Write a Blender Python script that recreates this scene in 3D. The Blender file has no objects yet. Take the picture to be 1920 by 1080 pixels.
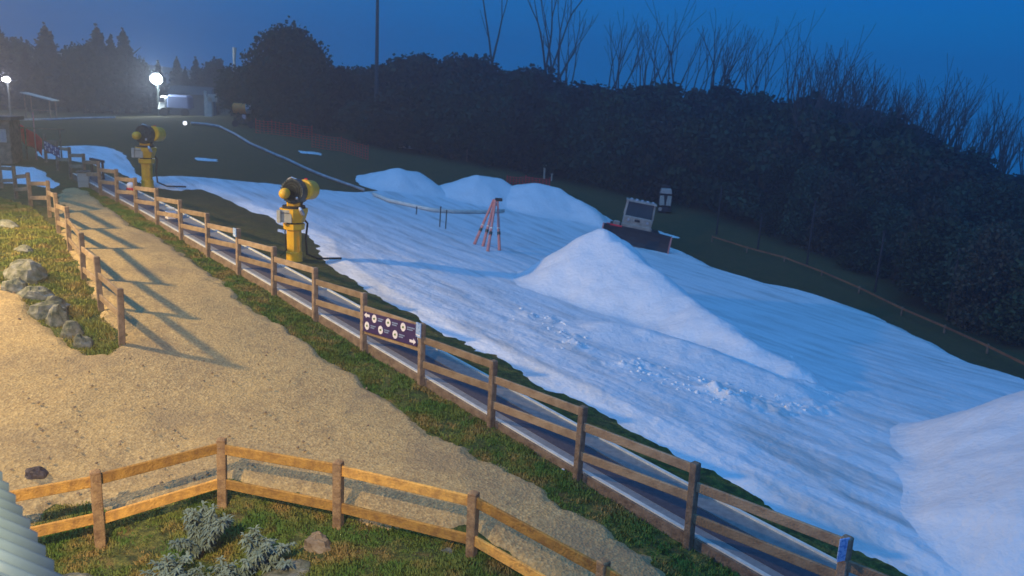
import bpy, math, random
import numpy as np
from mathutils import Vector, Matrix, Euler
rad=math.radians
SC=bpy.context.scene; COL=SC.collection
# ------------------------------------------------------------------ camera
F=1500.; PITCH=rad(13.1); ROLL=rad(3.0); ZC=6.0
U0=np.array([0,math.sin(PITCH),math.cos(PITCH)]); R0=np.array([1.,0,0]); FW=np.array([0,math.cos(PITCH),-math.sin(PITCH)])
RV=math.cos(ROLL)*R0+math.sin(ROLL)*U0; UV=math.cos(ROLL)*U0-math.sin(ROLL)*R0
CAM=np.array([0,0,ZC])
cd=bpy.data.cameras.new('camera'); cam=bpy.data.objects.new('camera',cd); COL.objects.link(cam)
cd.sensor_width=36; cd.lens=36*F/1920; cd.clip_start=.1; cd.clip_end=1500
M=Matrix(((RV[0],UV[0],-FW[0],0),(RV[1],UV[1],-FW[1],0),(RV[2],UV[2],-FW[2],ZC),(0,0,0,1)))
cam.matrix_world=M; SC.camera=cam
cd.dof.use_dof=True; cd.dof.focus_distance=10; cd.dof.aperture_fstop=2.0
# ------------------------------------------------------------------ world, lights, exposure
W=bpy.data.worlds.new('World'); SC.world=W; W.use_nodes=True
nt=W.node_tree; nt.nodes.clear()
sky=nt.nodes.new('ShaderNodeTexSky'); sky.sky_type='NISHITA'; sky.sun_disc=False
sky.sun_elevation=rad(5.5); sky.sun_rotation=rad(200); sky.ozone_density=9.0; sky.air_density=1.0; sky.dust_density=.2
mul=nt.nodes.new('ShaderNodeMix'); mul.data_type='RGBA'; mul.blend_type='MULTIPLY'; mul.inputs[0].default_value=1
SKYTINT=(5.2,1.02,1.03,1); mul.inputs[7].default_value=SKYTINT
# the low sky stays as deep a blue as the sky above it
wtc=nt.nodes.new('ShaderNodeTexCoord'); wsx=nt.nodes.new('ShaderNodeSeparateXYZ'); wmx=nt.nodes.new('ShaderNodeMath'); wmx.operation='MAXIMUM'; wmx.inputs[1].default_value=.11; wcx=nt.nodes.new('ShaderNodeCombineXYZ')
nt.links.new(wtc.outputs['Generated'],wsx.inputs[0]); nt.links.new(wsx.outputs[0],wcx.inputs[0]); nt.links.new(wsx.outputs[1],wcx.inputs[1]); nt.links.new(wsx.outputs[2],wmx.inputs[0]); nt.links.new(wmx.outputs[0],wcx.inputs[2]); nt.links.new(wcx.outputs[0],sky.inputs[0])
bg=nt.nodes.new('ShaderNodeBackground'); bg.inputs[1].default_value=.15
wo=nt.nodes.new('ShaderNodeOutputWorld')
nt.links.new(sky.outputs[0],mul.inputs[6]); nt.links.new(mul.outputs[2],bg.inputs[0]); nt.links.new(bg.outputs[0],wo.inputs[0])
VS=SC.view_settings; VS.view_transform='Standard'; VS.look='None'; VS.exposure=0; VS.gamma=1
SC.cycles.volume_bounces=0; SC.cycles.volume_step_rate=4
def lamp(name,loc,power,color,kind='POINT',size=.15,target=None,angle=None,blend=.5):
    l=bpy.data.lights.new(name,kind); l.energy=power; l.color=color
    if kind=='SUN': l.angle=size
    else: l.shadow_soft_size=size
    if kind=='SPOT': l.spot_size=rad(angle); l.spot_blend=blend
    o=bpy.data.objects.new(name,l); COL.objects.link(o); o.location=loc
    if target is not None: o.rotation_euler=(Vector(target)-Vector(loc)).to_track_quat('-Z','Y').to_euler()
    return o
SKYFILLP=2.0
lamp('skylight_fill',(0,0,60),SKYFILLP,(.13,.47,1.0),'SUN',rad(70),target=(3,9,40))  # broad blue lamp added to strengthen the dusk skylight, mainly on the snow
WARM=(1.0,.70,.30)
lamp('building_floodlight',(-3.5,-.3,9.0),9000,WARM,'SPOT',.12,target=(-7.5,9.3,0),angle=84,blend=1.0)
lamp('yard_floodlight',(-19,17,8.2),13500,WARM,'SPOT',.25,target=(-5,19,1.),angle=150,blend=.6)
# ------------------------------------------------------------------ maths helpers
def P(px,py,d): return CAM+d*(FW+(px-960)/F*RV-(py-540)/F*UV)
def hashn(ix,iy,s):
    n=(ix.astype(np.int64)*374761393+iy.astype(np.int64)*668265263+s*2147483647+s*974634777)&0xffffffff
    n=((n^(n>>13))*1274126177)&0xffffffff
    return ((n^(n>>16))&0xffff)/65535.
def vnoise(x,y,s=0):
    ix=np.floor(x);iy=np.floor(y);fx=x-ix;fy=y-iy;fx=fx*fx*(3-2*fx);fy=fy*fy*(3-2*fy)
    a=hashn(ix,iy,s);b=hashn(ix+1,iy,s);c=hashn(ix,iy+1,s);d=hashn(ix+1,iy+1,s)
    return (a*(1-fx)+b*fx)*(1-fy)+(c*(1-fx)+d*fx)*fy
def fbm(x,y,sc,o=4,s=0):
    x=np.asarray(x,float)/sc;y=np.asarray(y,float)/sc;t=0;a=1;n=0
    for i in range(o): t=t+a*(vnoise(x,y,s+i*7)-.5);n+=a;a*=.5;x=x*2.03+17.3;y=y*2.03+5.1
    return t/n*2
CT=[(2.74-1.5*k,10.49+1.66*k,-.14+.132*k) for k in range(-3,18)]
for a in [(1250,470,52),(1450,530,46),(1700,620,38),(1900,690,33),(910,478,37.5),(1100,600,26),(1190,468,51.5),
 (230,652,16.3),(158,530,19.5),(110,438,24.5),(58,388,30.5),(3,353,35),(188,1018,11.2),(418,948,11.9),(634,992,11.5),(883,1055,11.3),
 (550,355,46),(860,362,58),(455,240,68),(500,290,56),(0,228,70),(240,222,72),(400,217,76),(775,275,74),(1020,332,68),
 (1340,445,58),(1245,400,62),(1500,440,56),(1800,560,44)]: CT.append(tuple(P(*a)))
CT+=[(0,95,3),(25,85,2.2),(46,62,0),(56,38,-2),(-20,100,3),(-45,85,2.2),(-70,100,2),(0,200,4),(80,150,-18),(-90,180,3),(90,60,-6),(60,0,-4),(20,0,-2.2),(0,0,-.5),(-12,5,.2),(-14,14,1.1),(-25,20,2.2),(-40,45,3),(-50,20,3),(150,300,-45),(-120,300,4),(0,380,4)]
CT=np.array(CT); _n=len(CT)
_K=-np.sqrt((CT[:,None,0]-CT[None,:,0])**2+(CT[:,None,1]-CT[None,:,1])**2+9)+np.eye(_n)*.0-np.eye(_n)*0
_K=_K-np.diag(np.diag(_K))+np.diag(np.diag(_K))+np.eye(_n)*1.5
_Pm=np.c_[np.ones(_n),CT[:,:2]]
_w=np.linalg.solve(np.block([[_K,_Pm],[_Pm.T,np.zeros((3,3))]]),np.r_[CT[:,2],0,0,0])
def H(x,y):
    x=np.asarray(x,float);y=np.asarray(y,float);z=_w[_n]+_w[_n+1]*x+_w[_n+2]*y
    for i in range(_n): z=z-_w[i]*np.sqrt((x-CT[i,0])**2+(y-CT[i,1])**2+9)
    return z
def h(x,y): return float(H(np.array([x]),np.array([y]))[0])
_ds=np.geomspace(4,260,700)
def at(px,py,lift=0.):
    """the point of the ground seen along the direction (px,py)"""
    pts=P(px,py,1.)-CAM
    X=CAM[None,:]+_ds[:,None]*pts[None,:]
    g=X[:,2]-H(X[:,0],X[:,1])-lift
    i=np.where(g<0)[0]
    i=i[0] if len(i) else len(_ds)-1
    if i==0: return X[0]
    t=g[i-1]/(g[i-1]-g[i]+1e-9); return X[i-1]*(1-t)+X[i]*t
def poly(pts): return np.array([at(*p)[:2] for p in pts])
def sdf(x,y,pg):
    d=np.full(x.shape,1e9);ins=np.zeros(x.shape,bool);n=len(pg)
    for i in range(n):
        a=pg[i];b=pg[(i+1)%n];e=b-a;L=e@e+1e-12
        t=np.clip(((x-a[0])*e[0]+(y-a[1])*e[1])/L,0,1)
        d=np.minimum(d,np.hypot(x-a[0]-t*e[0],y-a[1]-t*e[1]))
        c=((a[1]>y)!=(b[1]>y)); 
        if abs(e[1])>1e-12: ins^=c&(x<a[0]+(y-a[1])/e[1]*e[0])
    return np.where(ins,d,-d)
def seg(x,y,a,b):
    e=np.array(b)-np.array(a);L=e@e+1e-12;t=np.clip(((x-a[0])*e[0]+(y-a[1])*e[1])/L,0,1)
    return np.hypot(x-a[0]-t*e[0],y-a[1]-t*e[1]),t
# ------------------------------------------------------------------ object helpers
def tag(o,label=None,cat=None,group=None,kind=None):
    if label:o['label']=label
    if cat:o['category']=cat
    if group:o['group']=group
    if kind:o['kind']=kind
    return o
def mesh_obj(name,V,Fc,mat,parent=None,smooth=False,data_only=False):
    me=bpy.data.meshes.new(name); V=np.asarray(V,float)
    if isinstance(Fc,np.ndarray):
        nf,k=Fc.shape; me.vertices.add(len(V)); me.vertices.foreach_set('co',V.ravel())
        me.loops.add(nf*k); me.loops.foreach_set('vertex_index',Fc.ravel().astype(np.int32))
        me.polygons.add(nf); me.polygons.foreach_set('loop_start',np.arange(0,nf*k,k,dtype=np.int32)); me.polygons.foreach_set('loop_total',np.full(nf,k,np.int32))
        me.update(calc_edges=True)
    else: me.from_pydata([tuple(v) for v in V],[],Fc)
    if smooth: me.polygons.foreach_set('use_smooth',np.ones(len(me.polygons),bool))
    if mat: me.materials.append(mat)
    me.validate(); 
    if data_only: return me
    o=bpy.data.objects.new(name,me); COL.objects.link(o)
    if parent is not None: o.parent=parent
    return o
def thing(name,label,cat,loc=(0,0,0),rz=0,group=None):
    o=bpy.data.objects.new(name,None); COL.objects.link(o); o.empty_display_size=.2
    o.location=tuple(loc); o.rotation_euler=(0,0,rz); return tag(o,label,cat,group)
def copy_tree(o,parent=None):
    c=o.copy(); COL.objects.link(c)
    if parent is not None:
        c.parent=parent; c.matrix_parent_inverse=o.matrix_parent_inverse.copy()
    for ch in list(o.children): copy_tree(ch,c)
    return c
class B:
    def __init__(s): s.V=[];s.F=[]
    def add(s,vs,fs):
        n=len(s.V); s.V+= [tuple(v) for v in vs]; s.F+=[tuple(i+n for i in f) for f in fs]; return s
    def box(s,c,size,R=None,taper=1.,bev=0.):
        sx,sy,sz=[v/2 for v in size]; b=min(bev,sx*.5,sy*.5)
        if b<=0: ring=[(-sx,-sy),(sx,-sy),(sx,sy),(-sx,sy)]
        else: ring=[(-sx+b,-sy),(sx-b,-sy),(sx,-sy+b),(sx,sy-b),(sx-b,sy),(-sx+b,sy),(-sx,sy-b),(-sx,-sy+b)]
        lv=[(-sz,1.),(sz-b,taper),(sz,taper*(1-b/max(sx,.001)))] if b>0 else [(-sz,1.),(sz,taper)]
        vs=[];n=len(ring)
        for z,k in lv:
            for x,y in ring:
                v=Vector((x*k,y*k,z)); 
                if R is not None: v=R@v
                vs.append((v.x+c[0],v.y+c[1],v.z+c[2]))
        fs=[tuple(reversed(range(n))),tuple(range(n*(len(lv)-1),n*len(lv)))]
        for l in range(len(lv)-1):
            for i in range(n): fs.append((l*n+i,l*n+(i+1)%n,(l+1)*n+(i+1)%n,(l+1)*n+i))
        return s.add(vs,fs)
    def beam(s,p,q,w,hh,bev=0.):
        p=Vector(p);q=Vector(q);d=q-p;L=d.length;x=d.normalized();up=Vector((0,0,1))
        y=up.cross(x); y=y.normalized() if y.length>1e-4 else Vector((0,1,0)); z=x.cross(y)
        R=Matrix((y,z,x)).transposed()
        return s.box((p+q)/2,(w,hh,L),R,1.,bev)
    def tube(s,pts,rs,n=8,cap=True):
        pts=[Vector(p) for p in pts]; rs=rs if hasattr(rs,'__len__') else [rs]*len(pts); vs=[];fs=[]
        for i,p in enumerate(pts):
            d=(pts[min(i+1,len(pts)-1)]-pts[max(i-1,0)]).normalized()
            a=d.cross(Vector((0,0,1)) if abs(d.z)<.9 else Vector((1,0,0))).normalized(); b=d.cross(a)
            for k in range(n):
                t=2*math.pi*k/n; vs.append(p+(a*math.cos(t)+b*math.sin(t))*rs[i])
        for i in range(len(pts)-1):
            for k in range(n): fs.append((i*n+k,i*n+(k+1)%n,(i+1)*n+(k+1)%n,(i+1)*n+k))
        if cap: fs+= [tuple(reversed(range(n))),tuple(range((len(pts)-1)*n,len(pts)*n))]
        return s.add(vs,fs)
    def ball(s,c,r,sc=(1,1,1),n=12,m=8,R=None,jit=0,rng=None):
        vs=[];fs=[]
        for j in range(m+1):
            ph=math.pi*j/m
            for i in range(n):
                t=2*math.pi*i/n; k=r*(1+(rng.uniform(-jit,jit) if rng else 0))
                v=Vector((math.sin(ph)*math.cos(t)*sc[0]*k,math.sin(ph)*math.sin(t)*sc[1]*k,math.cos(ph)*sc[2]*k))
                if R is not None: v=R@v
                vs.append((v.x+c[0],v.y+c[1],v.z+c[2]))
        for j in range(m):
            for i in range(n): fs.append((j*n+i,(j+1)*n+i,(j+1)*n+(i+1)%n,j*n+(i+1)%n))
        return s.add(vs,fs)
    def build(s,name,mat,parent=None,smooth=False):
        return mesh_obj(name,s.V,s.F,mat,parent,smooth)
# ------------------------------------------------------------------ materials
def mat(name,c1,c2=None,scale=5,rough=.8,detail=4,bump=0,bscale=None,metal=0,stretch=(1,1,1),c3=None,ramp=(.35,.65),obj=True,spec=.3,vary=0,emit=None,estr=0,trans=0):
    m=bpy.data.materials.new(name); m.use_nodes=True; t=m.node_tree; b=t.nodes['Principled BSDF']
    b.inputs['Roughness'].default_value=rough; b.inputs['Metallic'].default_value=metal; b.inputs['Specular IOR Level'].default_value=spec
    tc=t.nodes.new('ShaderNodeTexCoord'); mp=t.nodes.new('ShaderNodeMapping'); mp.inputs['Scale'].default_value=stretch
    t.links.new(tc.outputs['Object' if obj else 'Generated'],mp.inputs[0])
    if c2 is None: c2=tuple(v*.75 for v in c1)
    n=t.nodes.new('ShaderNodeTexNoise'); n.inputs['Scale'].default_value=scale; n.inputs['Detail'].default_value=detail; n.inputs['Roughness'].default_value=.65
    t.links.new(mp.outputs[0],n.inputs[0])
    r=t.nodes.new('ShaderNodeValToRGB'); r.color_ramp.elements[0].position=ramp[0]; r.color_ramp.elements[1].position=ramp[1]
    r.color_ramp.elements[0].color=(*c2,1); r.color_ramp.elements[1].color=(*c1,1)
    if c3: e=r.color_ramp.elements.new((ramp[0]+ramp[1])/2); e.color=(*c3,1)
    t.links.new(n.outputs[0],r.inputs[0]); out=r.outputs[0]
    if vary:
        oi=t.nodes.new('ShaderNodeObjectInfo'); hs=t.nodes.new('ShaderNodeHueSaturation'); mr=t.nodes.new('ShaderNodeMapRange')
        mr.inputs[3].default_value=1-vary; mr.inputs[4].default_value=1+vary
        t.links.new(oi.outputs['Random'],mr.inputs[0]); t.links.new(mr.outputs[0],hs.inputs['Value']); t.links.new(out,hs.inputs['Color']); out=hs.outputs[0]
    t.links.new(out,b.inputs['Base Color'])
    if bump:
        n2=t.nodes.new('ShaderNodeTexNoise'); n2.inputs['Scale'].default_value=bscale or scale*3; n2.inputs['Detail'].default_value=5
        t.links.new(mp.outputs[0],n2.inputs[0]); bp=t.nodes.new('ShaderNodeBump'); bp.inputs['Strength'].default_value=min(1,bump); bp.inputs['Distance'].default_value=.03*max(1,bump)
        t.links.new(n2.outputs[0],bp.inputs['Height']); t.links.new(bp.outputs[0],b.inputs['Normal'])
    if emit: b.inputs['Emission Color'].default_value=(*emit,1); b.inputs['Emission Strength'].default_value=estr
    return m
def link_mix(t,a,b,fac):
    m=t.nodes.new('ShaderNodeMix'); m.data_type='RGBA'
    for s,v in ((0,fac),(6,a),(7,b)):
        if isinstance(v,(tuple,float,int)): m.inputs[s].default_value=v if s==0 else (*v,1)
        else: t.links.new(v,m.inputs[s])
    return m.outputs[2]
def noise_node(t,vec,scale,detail=4,lo=.4,hi=.6):
    n=t.nodes.new('ShaderNodeTexNoise'); n.inputs['Scale'].default_value=scale; n.inputs['Detail'].default_value=detail
    t.links.new(vec,n.inputs[0]); r=t.nodes.new('ShaderNodeMapRange'); r.inputs[1].default_value=lo; r.inputs[2].default_value=hi
    t.links.new(n.outputs[0],r.inputs[0]); return r.outputs[0],n.outputs[0]
# ground: rough grass, moss, dead straw; pure procedural
def ground_mat():
    m=bpy.data.materials.new('rough grass'); m.use_nodes=True; t=m.node_tree; b=t.nodes['Principled BSDF']; b.inputs['Roughness'].default_value=.95; b.inputs['Specular IOR Level'].default_value=.15
    tc=t.nodes.new('ShaderNodeTexCoord'); v=tc.outputs['Object']
    f1,_=noise_node(t,v,1.1,6,.38,.62); f2,_=noise_node(t,v,7,6,.40,.6); f3,_=noise_node(t,v,38,4,.35,.65); f4,_=noise_node(t,v,2.3,5,.55,.68)
    c=link_mix(t,(.10,.15,.03),(.20,.20,.05),f1); c=link_mix(t,c,(.06,.075,.025),f2); c=link_mix(t,c,(.22,.15,.055),f4)
    mm=t.nodes.new('ShaderNodeMath'); mm.operation='MULTIPLY'; mm.inputs[1].default_value=.55; t.links.new(f3,mm.inputs[0]); c=link_mix(t,c,(.03,.04,.012),mm.outputs[0])
    sx=t.nodes.new('ShaderNodeSeparateXYZ'); t.links.new(v,sx.inputs[0]); ma=t.nodes.new('ShaderNodeMath'); ma.operation='MULTIPLY_ADD'; ma.inputs[1].default_value=.5; t.links.new(sx.outputs[0],ma.inputs[0]); t.links.new(sx.outputs[1],ma.inputs[2])
    mr=t.nodes.new('ShaderNodeMapRange'); mr.inputs[1].default_value=15; mr.inputs[2].default_value=27; mr.inputs[4].default_value=.68; t.links.new(ma.outputs[0],mr.inputs[0]); c=link_mix(t,c,(.080,.056,.028),mr.outputs[0])
    t.links.new(c,b.inputs['Base Color'])
    n=t.nodes.new('ShaderNodeTexNoise'); n.inputs['Scale'].default_value=22; n.inputs['Detail'].default_value=6; t.links.new(v,n.inputs[0])
    bp=t.nodes.new('ShaderNodeBump'); bp.inputs['Strength'].default_value=.9; bp.inputs['Distance'].default_value=.05; t.links.new(n.outputs[0],bp.inputs['Height']); t.links.new(bp.outputs[0],b.inputs['Normal'])
    return m
def gravel_mat():
    m=bpy.data.materials.new('tan gravel'); m.use_nodes=True; t=m.node_tree; b=t.nodes['Principled BSDF']; b.inputs['Roughness'].default_value=.95; b.inputs['Specular IOR Level'].default_value=.2
    tc=t.nodes.new('ShaderNodeTexCoord'); v=tc.outputs['Object']
    f1,_=noise_node(t,v,.9,5,.35,.65); f2,_=noise_node(t,v,16,5,.42,.62); f3,_=noise_node(t,v,4,6,.56,.72)
    vo=t.nodes.new('ShaderNodeTexVoronoi'); vo.inputs['Scale'].default_value=24; t.links.new(v,vo.inputs[0])
    c=link_mix(t,(.50,.355,.15),(.38,.27,.125),f1); c=link_mix(t,c,(.56,.42,.20),f2)
    hs=t.nodes.new('ShaderNodeSeparateColor'); t.links.new(vo.outputs['Color'],hs.inputs[0])
    k=t.nodes.new('ShaderNodeMath'); k.operation='MULTIPLY'; k.inputs[1].default_value=.45; t.links.new(hs.outputs[0],k.inputs[0])
    c=link_mix(t,c,(.17,.125,.08),k.outputs[0]); k2=t.nodes.new('ShaderNodeMath'); k2.operation='MULTIPLY'; k2.inputs[1].default_value=.5; t.links.new(f3,k2.inputs[0]); c=link_mix(t,c,(.20,.15,.09),k2.outputs[0])
    f5,_=noise_node(t,v,.55,7,.52,.66); k3=t.nodes.new('ShaderNodeMath'); k3.operation='MULTIPLY'; k3.inputs[1].default_value=.45; t.links.new(f5,k3.inputs[0]); c=link_mix(t,c,(.21,.16,.105),k3.outputs[0])
    t.links.new(c,b.inputs['Base Color'])
    n=t.nodes.new('ShaderNodeTexNoise'); n.inputs['Scale'].default_value=30; n.inputs['Detail'].default_value=3; n.inputs['Roughness'].default_value=.6; t.links.new(v,n.inputs[0])
    ad=t.nodes.new('ShaderNodeMath'); t.links.new(n.outputs[0],ad.inputs[0]); t.links.new(vo.outputs['Distance'],ad.inputs[1])
    bp=t.nodes.new('ShaderNodeBump'); bp.inputs['Strength'].default_value=.6; bp.inputs['Distance'].default_value=.018; t.links.new(ad.outputs[0],bp.inputs['Height']); t.links.new(bp.outputs[0],b.inputs['Normal'])
    return m
def snow_mat(name,streak=True,dirt=.5):
    m=bpy.data.materials.new(name); m.use_nodes=True; t=m.node_tree; b=t.nodes['Principled BSDF']; b.inputs['Roughness'].default_value=.7; b.inputs['Specular IOR Level'].default_value=.25
    tc=t.nodes.new('ShaderNodeTexCoord'); v=tc.outputs['Object']
    mp=t.nodes.new('ShaderNodeMapping'); mp.vector_type='TEXTURE'; mp.inputs['Rotation'].default_value=(0,0,rad(128)); mp.inputs['Scale'].default_value=(5.,1,1) if streak else (1,1,1); t.links.new(v,mp.inputs[0])
    f1,r1=noise_node(t,mp.outputs[0],1.6,8,.46,.70); f2,_=noise_node(t,mp.outputs[0],.9,9,.635,.72); f3,_=noise_node(t,v,5,6,.4,.6)
    c=link_mix(t,(.82,.83,.85),(.60,.60,.60) if streak else (.76,.77,.79),f1)
    k=t.nodes.new('ShaderNodeMath'); k.operation='MULTIPLY'; k.inputs[1].default_value=dirt; t.links.new(f2,k.inputs[0]); c=link_mix(t,c,(.30,.27,.22),k.outputs[0])
    t.links.new(c,b.inputs['Base Color'])
    n=t.nodes.new('ShaderNodeTexNoise'); n.inputs['Scale'].default_value=3.5; n.inputs['Detail'].default_value=8; n.inputs['Roughness'].default_value=.65; t.links.new(mp.outputs[0],n.inputs[0])
    n2=t.nodes.new('ShaderNodeTexNoise'); n2.inputs['Scale'].default_value=6; n2.inputs['Detail'].default_value=6; t.links.new(v,n2.inputs[0])
    ad=t.nodes.new('ShaderNodeMath'); t.links.new(n.outputs[0],ad.inputs[0]); t.links.new(n2.outputs[0],ad.inputs[1])
    bp=t.nodes.new('ShaderNodeBump'); bp.inputs['Strength'].default_value=.5; bp.inputs['Distance'].default_value=.07; t.links.new(ad.outputs[0],bp.inputs['Height']); t.links.new(bp.outputs[0],b.inputs['Normal'])
    return m
MG=ground_mat(); MGR=gravel_mat(); MS=snow_mat('groomed snow',True,.4); MP=snow_mat('piled snow',False,.04)
WOOD=mat('weathered timber',(.40,.30,.19),(.19,.125,.075),scale=3,stretch=(1,1,1),bump=.6,bscale=30,rough=.85,vary=.22,ramp=(.3,.7))
WOOD_N=mat('oiled timber',(.70,.38,.08),(.32,.16,.05),scale=7,bump=.6,bscale=30,rough=.8,vary=.45,ramp=(.3,.62),detail=7)
POSTM=mat('grey brown timber',(.34,.25,.17),(.16,.11,.075),scale=6,bump=.6,bscale=35,rough=.85,vary=.2)
SLEEPER=mat('damp sleeper timber',(.27,.20,.14),(.13,.09,.065),scale=5,bump=.7,bscale=25,rough=.9)
WHITE=mat('white plastic',(.78,.77,.68),(.6,.6,.54),scale=6,rough=.6)
BELT=mat('navy rubber belt',(.115,.10,.11),(.08,.07,.08),scale=14,rough=.6)
STEEL=mat('grey steel deck',(.36,.35,.32),(.26,.255,.24),scale=9,rough=.5,metal=.3)
STEEL2=mat('pale steel deck',(.42,.41,.37),(.32,.31,.29),scale=9,rough=.5,metal=.3)
YEL=mat('yellow paint',(.88,.52,.02),(.70,.38,.015),scale=3,rough=.45,spec=.5)
YELP=mat('dulled yellow paint',(.95,.27,.03),(.75,.2,.03),scale=4,rough=.5)
DARK=mat('black rubber',(.025,.025,.028),(.014,.014,.015),scale=8,rough=.6)
GREYM=mat('grey green metal',(.10,.12,.115),(.045,.055,.055),scale=12,rough=.5,metal=.4)
PALE=mat('pale cabinet paint',(.50,.50,.42),(.36,.36,.30),scale=3,rough=.5)
SILV=mat('silver metal',(.6,.6,.62),(.4,.4,.42),scale=5,rough=.3,metal=.7)
ROCK=mat('mottled grey rock',(.27,.27,.23),(.07,.085,.055),scale=5,bump=1.5,bscale=7,rough=.9,c3=(.17,.17,.12),vary=.2)
ROCKB=mat('tan rock',(.34,.26,.16),(.20,.14,.085),scale=4,bump=1,bscale=9,rough=.9)
NAVY=mat('dark purple sign face',(.055,.03,.12),(.045,.025,.10),scale=2,rough=.4)
SWHITE=mat('white sign print',(.85,.82,.85),(.8,.78,.8),scale=2,rough=.5)
SBLUE=mat('pale blue sign print',(.34,.44,.62),(.22,.30,.48),scale=30,rough=.5)
SGREEN=mat('green sign print',(.16,.28,.06),(.12,.2,.05),scale=8,rough=.5)
BLUES=mat('blue sign face',(.10,.24,.55),(.35,.5,.75),scale=26,rough=.5,ramp=(.5,.62))
REDM=mat('faded red padding',(.66,.30,.26),(.5,.2,.19),scale=4,rough=.8)
REDF=mat('red cloth',(.80,.03,.05),(.6,.02,.03),scale=3,rough=.8)
NET=mat('red netting',(.8,.05,.04),(.6,.04,.03),scale=4,rough=.8)
HOSE=mat('grey hose',(.45,.46,.47),(.28,.29,.3),scale=2,rough=.6)
BARK=mat('dead grey bark',(.10,.075,.06),(.05,.04,.035),scale=4,rough=.9)
TRUNK=mat('brown bark',(.08,.06,.04),(.035,.028,.02),scale=5,rough=.9,bump=.5)
ROOF=mat('pale green roof sheet',(.21,.31,.36),(.16,.24,.28),scale=2.5,rough=.45,spec=.5)
GLASS=mat('dark glass',(.03,.04,.05),(.02,.025,.03),scale=2,rough=.12,spec=.8)
CABM=mat('grimy cream paint',(.42,.39,.34),(.26,.24,.21),scale=3,rough=.6)
BLADE=mat('dark steel blade',(.045,.04,.045),(.025,.024,.03),scale=3,rough=.6)
BUILD=mat('pale cladding',(.42,.45,.42),(.30,.33,.30),scale=1,rough=.7,stretch=(1,1,6))
FENW=mat('faded orange rail',(.30,.15,.07),(.18,.09,.05),scale=1,rough=.8)
def leafmat(name,c1,c2,vary=.25):
    m=mat(name,c1,c2,scale=1.3,detail=5,rough=.8,spec=.2,vary=vary*1.8,ramp=(.3,.7)); return m
LEAF=[leafmat('dark olive leaf',(.045,.055,.022),(.022,.03,.014)),leafmat('dark green leaf',(.035,.055,.03),(.018,.03,.018)),leafmat('brown green leaf',(.06,.05,.028),(.03,.03,.018))]
LEAFN=leafmat('needle leaf',(.03,.045,.032),(.015,.025,.02))
SILVERLEAF=leafmat('silver green leaf',(.26,.33,.27),(.12,.17,.13),.1)
# ------------------------------------------------------------------ the setting: ground, path, snow
GRAVEL=poly([(120,352),(150,352),(190,385),(240,420),(300,450),(345,470),(380,500),(420,540),(480,590),(540,630),(620,680),(680,725),(740,755),(780,800),(850,845),(920,880),(1000,920),(1070,965),(1130,1000),(1200,1050),(1290,1130),(1000,1100),(915,1045),(870,1000),(760,1005),(650,965),(560,945),(430,905),(330,925),(250,955),(190,950),(170,938),(110,945),(45,985),(0,1040),(-330,1100),(-700,900),(-500,560),(-60,520),(0,535),(40,560),(60,598),(120,640),(150,668),(205,672),(232,650),(190,585),(160,530),(133,470),(115,436),(108,405)])
SNOWP=poly([(1712,1085),(1705,1080),(1640,1035),(1565,1003),(1490,965),(1390,910),(1297,862),(1239,829),(1175,801),(1087,754),(1017,723),(939,677),(860,637),(790,598),(743,577),(690,543),(650,520),(597,477),(585,452),(560,436),(526,424),(500,405),(477,400),(447,390),(426,376),(398,363),(375,356),(341,358),(290,352),(240,332),(200,318),(170,308),(120,300),(80,300),(62,285),(85,277),(150,275),(210,278),(240,292),(254,322),(268,333),(350,332),(430,340),(500,346),(550,352),(650,360),(700,357),(780,350),(860,352),(980,356),(1060,378),(1130,405),(1150,432),(1190,440),(1255,462),(1300,480),(1340,500),(1400,520),(1440,535),(1475,540),(1530,552),(1570,565),(1640,590),(1700,620),(1760,650),(1830,685),(1880,700),(1920,712),(2150,800),(2450,1150),(2350,1500),(2050,1330),(1860,1180)])
SN2=poly([(-60,310),(0,311),(60,313),(82,322),(108,344),(100,352),(60,345),(0,342),(-60,345)])
SPOTS=[poly([(548,280),(600,286),(604,292),(560,288)]),poly([(732,266),(772,272),(778,279),(738,275)]),poly([(1212,427),(1240,431),(1284,446),(1262,449),(1225,440)]),poly([(365,295),(410,298),(412,303),(370,301)]),poly([(519,430),(545,433),(552,442),(530,440)]),poly([(836,278),(862,282),(870,290),(842,288)])]
def polar(r0,r1,nr,a0,a1,na):
    r=np.geomspace(r0,r1,nr);a=np.radians(np.linspace(a0,a1,na))
    A,Rr=np.meshgrid(a,r); return Rr*np.sin(A),Rr*np.cos(A)
def grid_faces(nr,na,keep=None):
    i,j=np.meshgrid(np.arange(nr-1),np.arange(na-1),indexing='ij'); a=(i*na+j).ravel()
    Fq=np.stack([a,a+1,a+na+1,a+na],1)
    if keep is not None: Fq=Fq[keep.ravel()[Fq].any(1)]
    return Fq
def sheet(name,X,Y,Z,m,keep=None,parent=None,smooth=True):
    nr,na=X.shape; Fq=grid_faces(nr,na,keep)[:,::-1]; V=np.stack([X.ravel(),Y.ravel(),Z.ravel()],1)
    u,inv=np.unique(Fq,return_inverse=True); return mesh_obj(name,V[u],inv.reshape(Fq.shape),m,parent,smooth)
X,Y=polar(4.5,420,420,-58,58,420)
near=np.clip(1-(np.hypot(X,Y)-30)/30,0,1)
Z=H(X,Y)+near*(.05*fbm(X,Y,.9,4,3)+.03*fbm(X,Y,.22,3,9))+.10*fbm(X,Y,6,3,5)
tag(sheet('ground',X,Y,Z,MG),kind='structure')
BN=lambda x,y: near*0
X,Y=polar(5,45,420,-52,22,420); s=sdf(X,Y,GRAVEL)+.26*fbm(X,Y,.45,5,21)+.22*fbm(X,Y,1.8,3,22)
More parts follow.
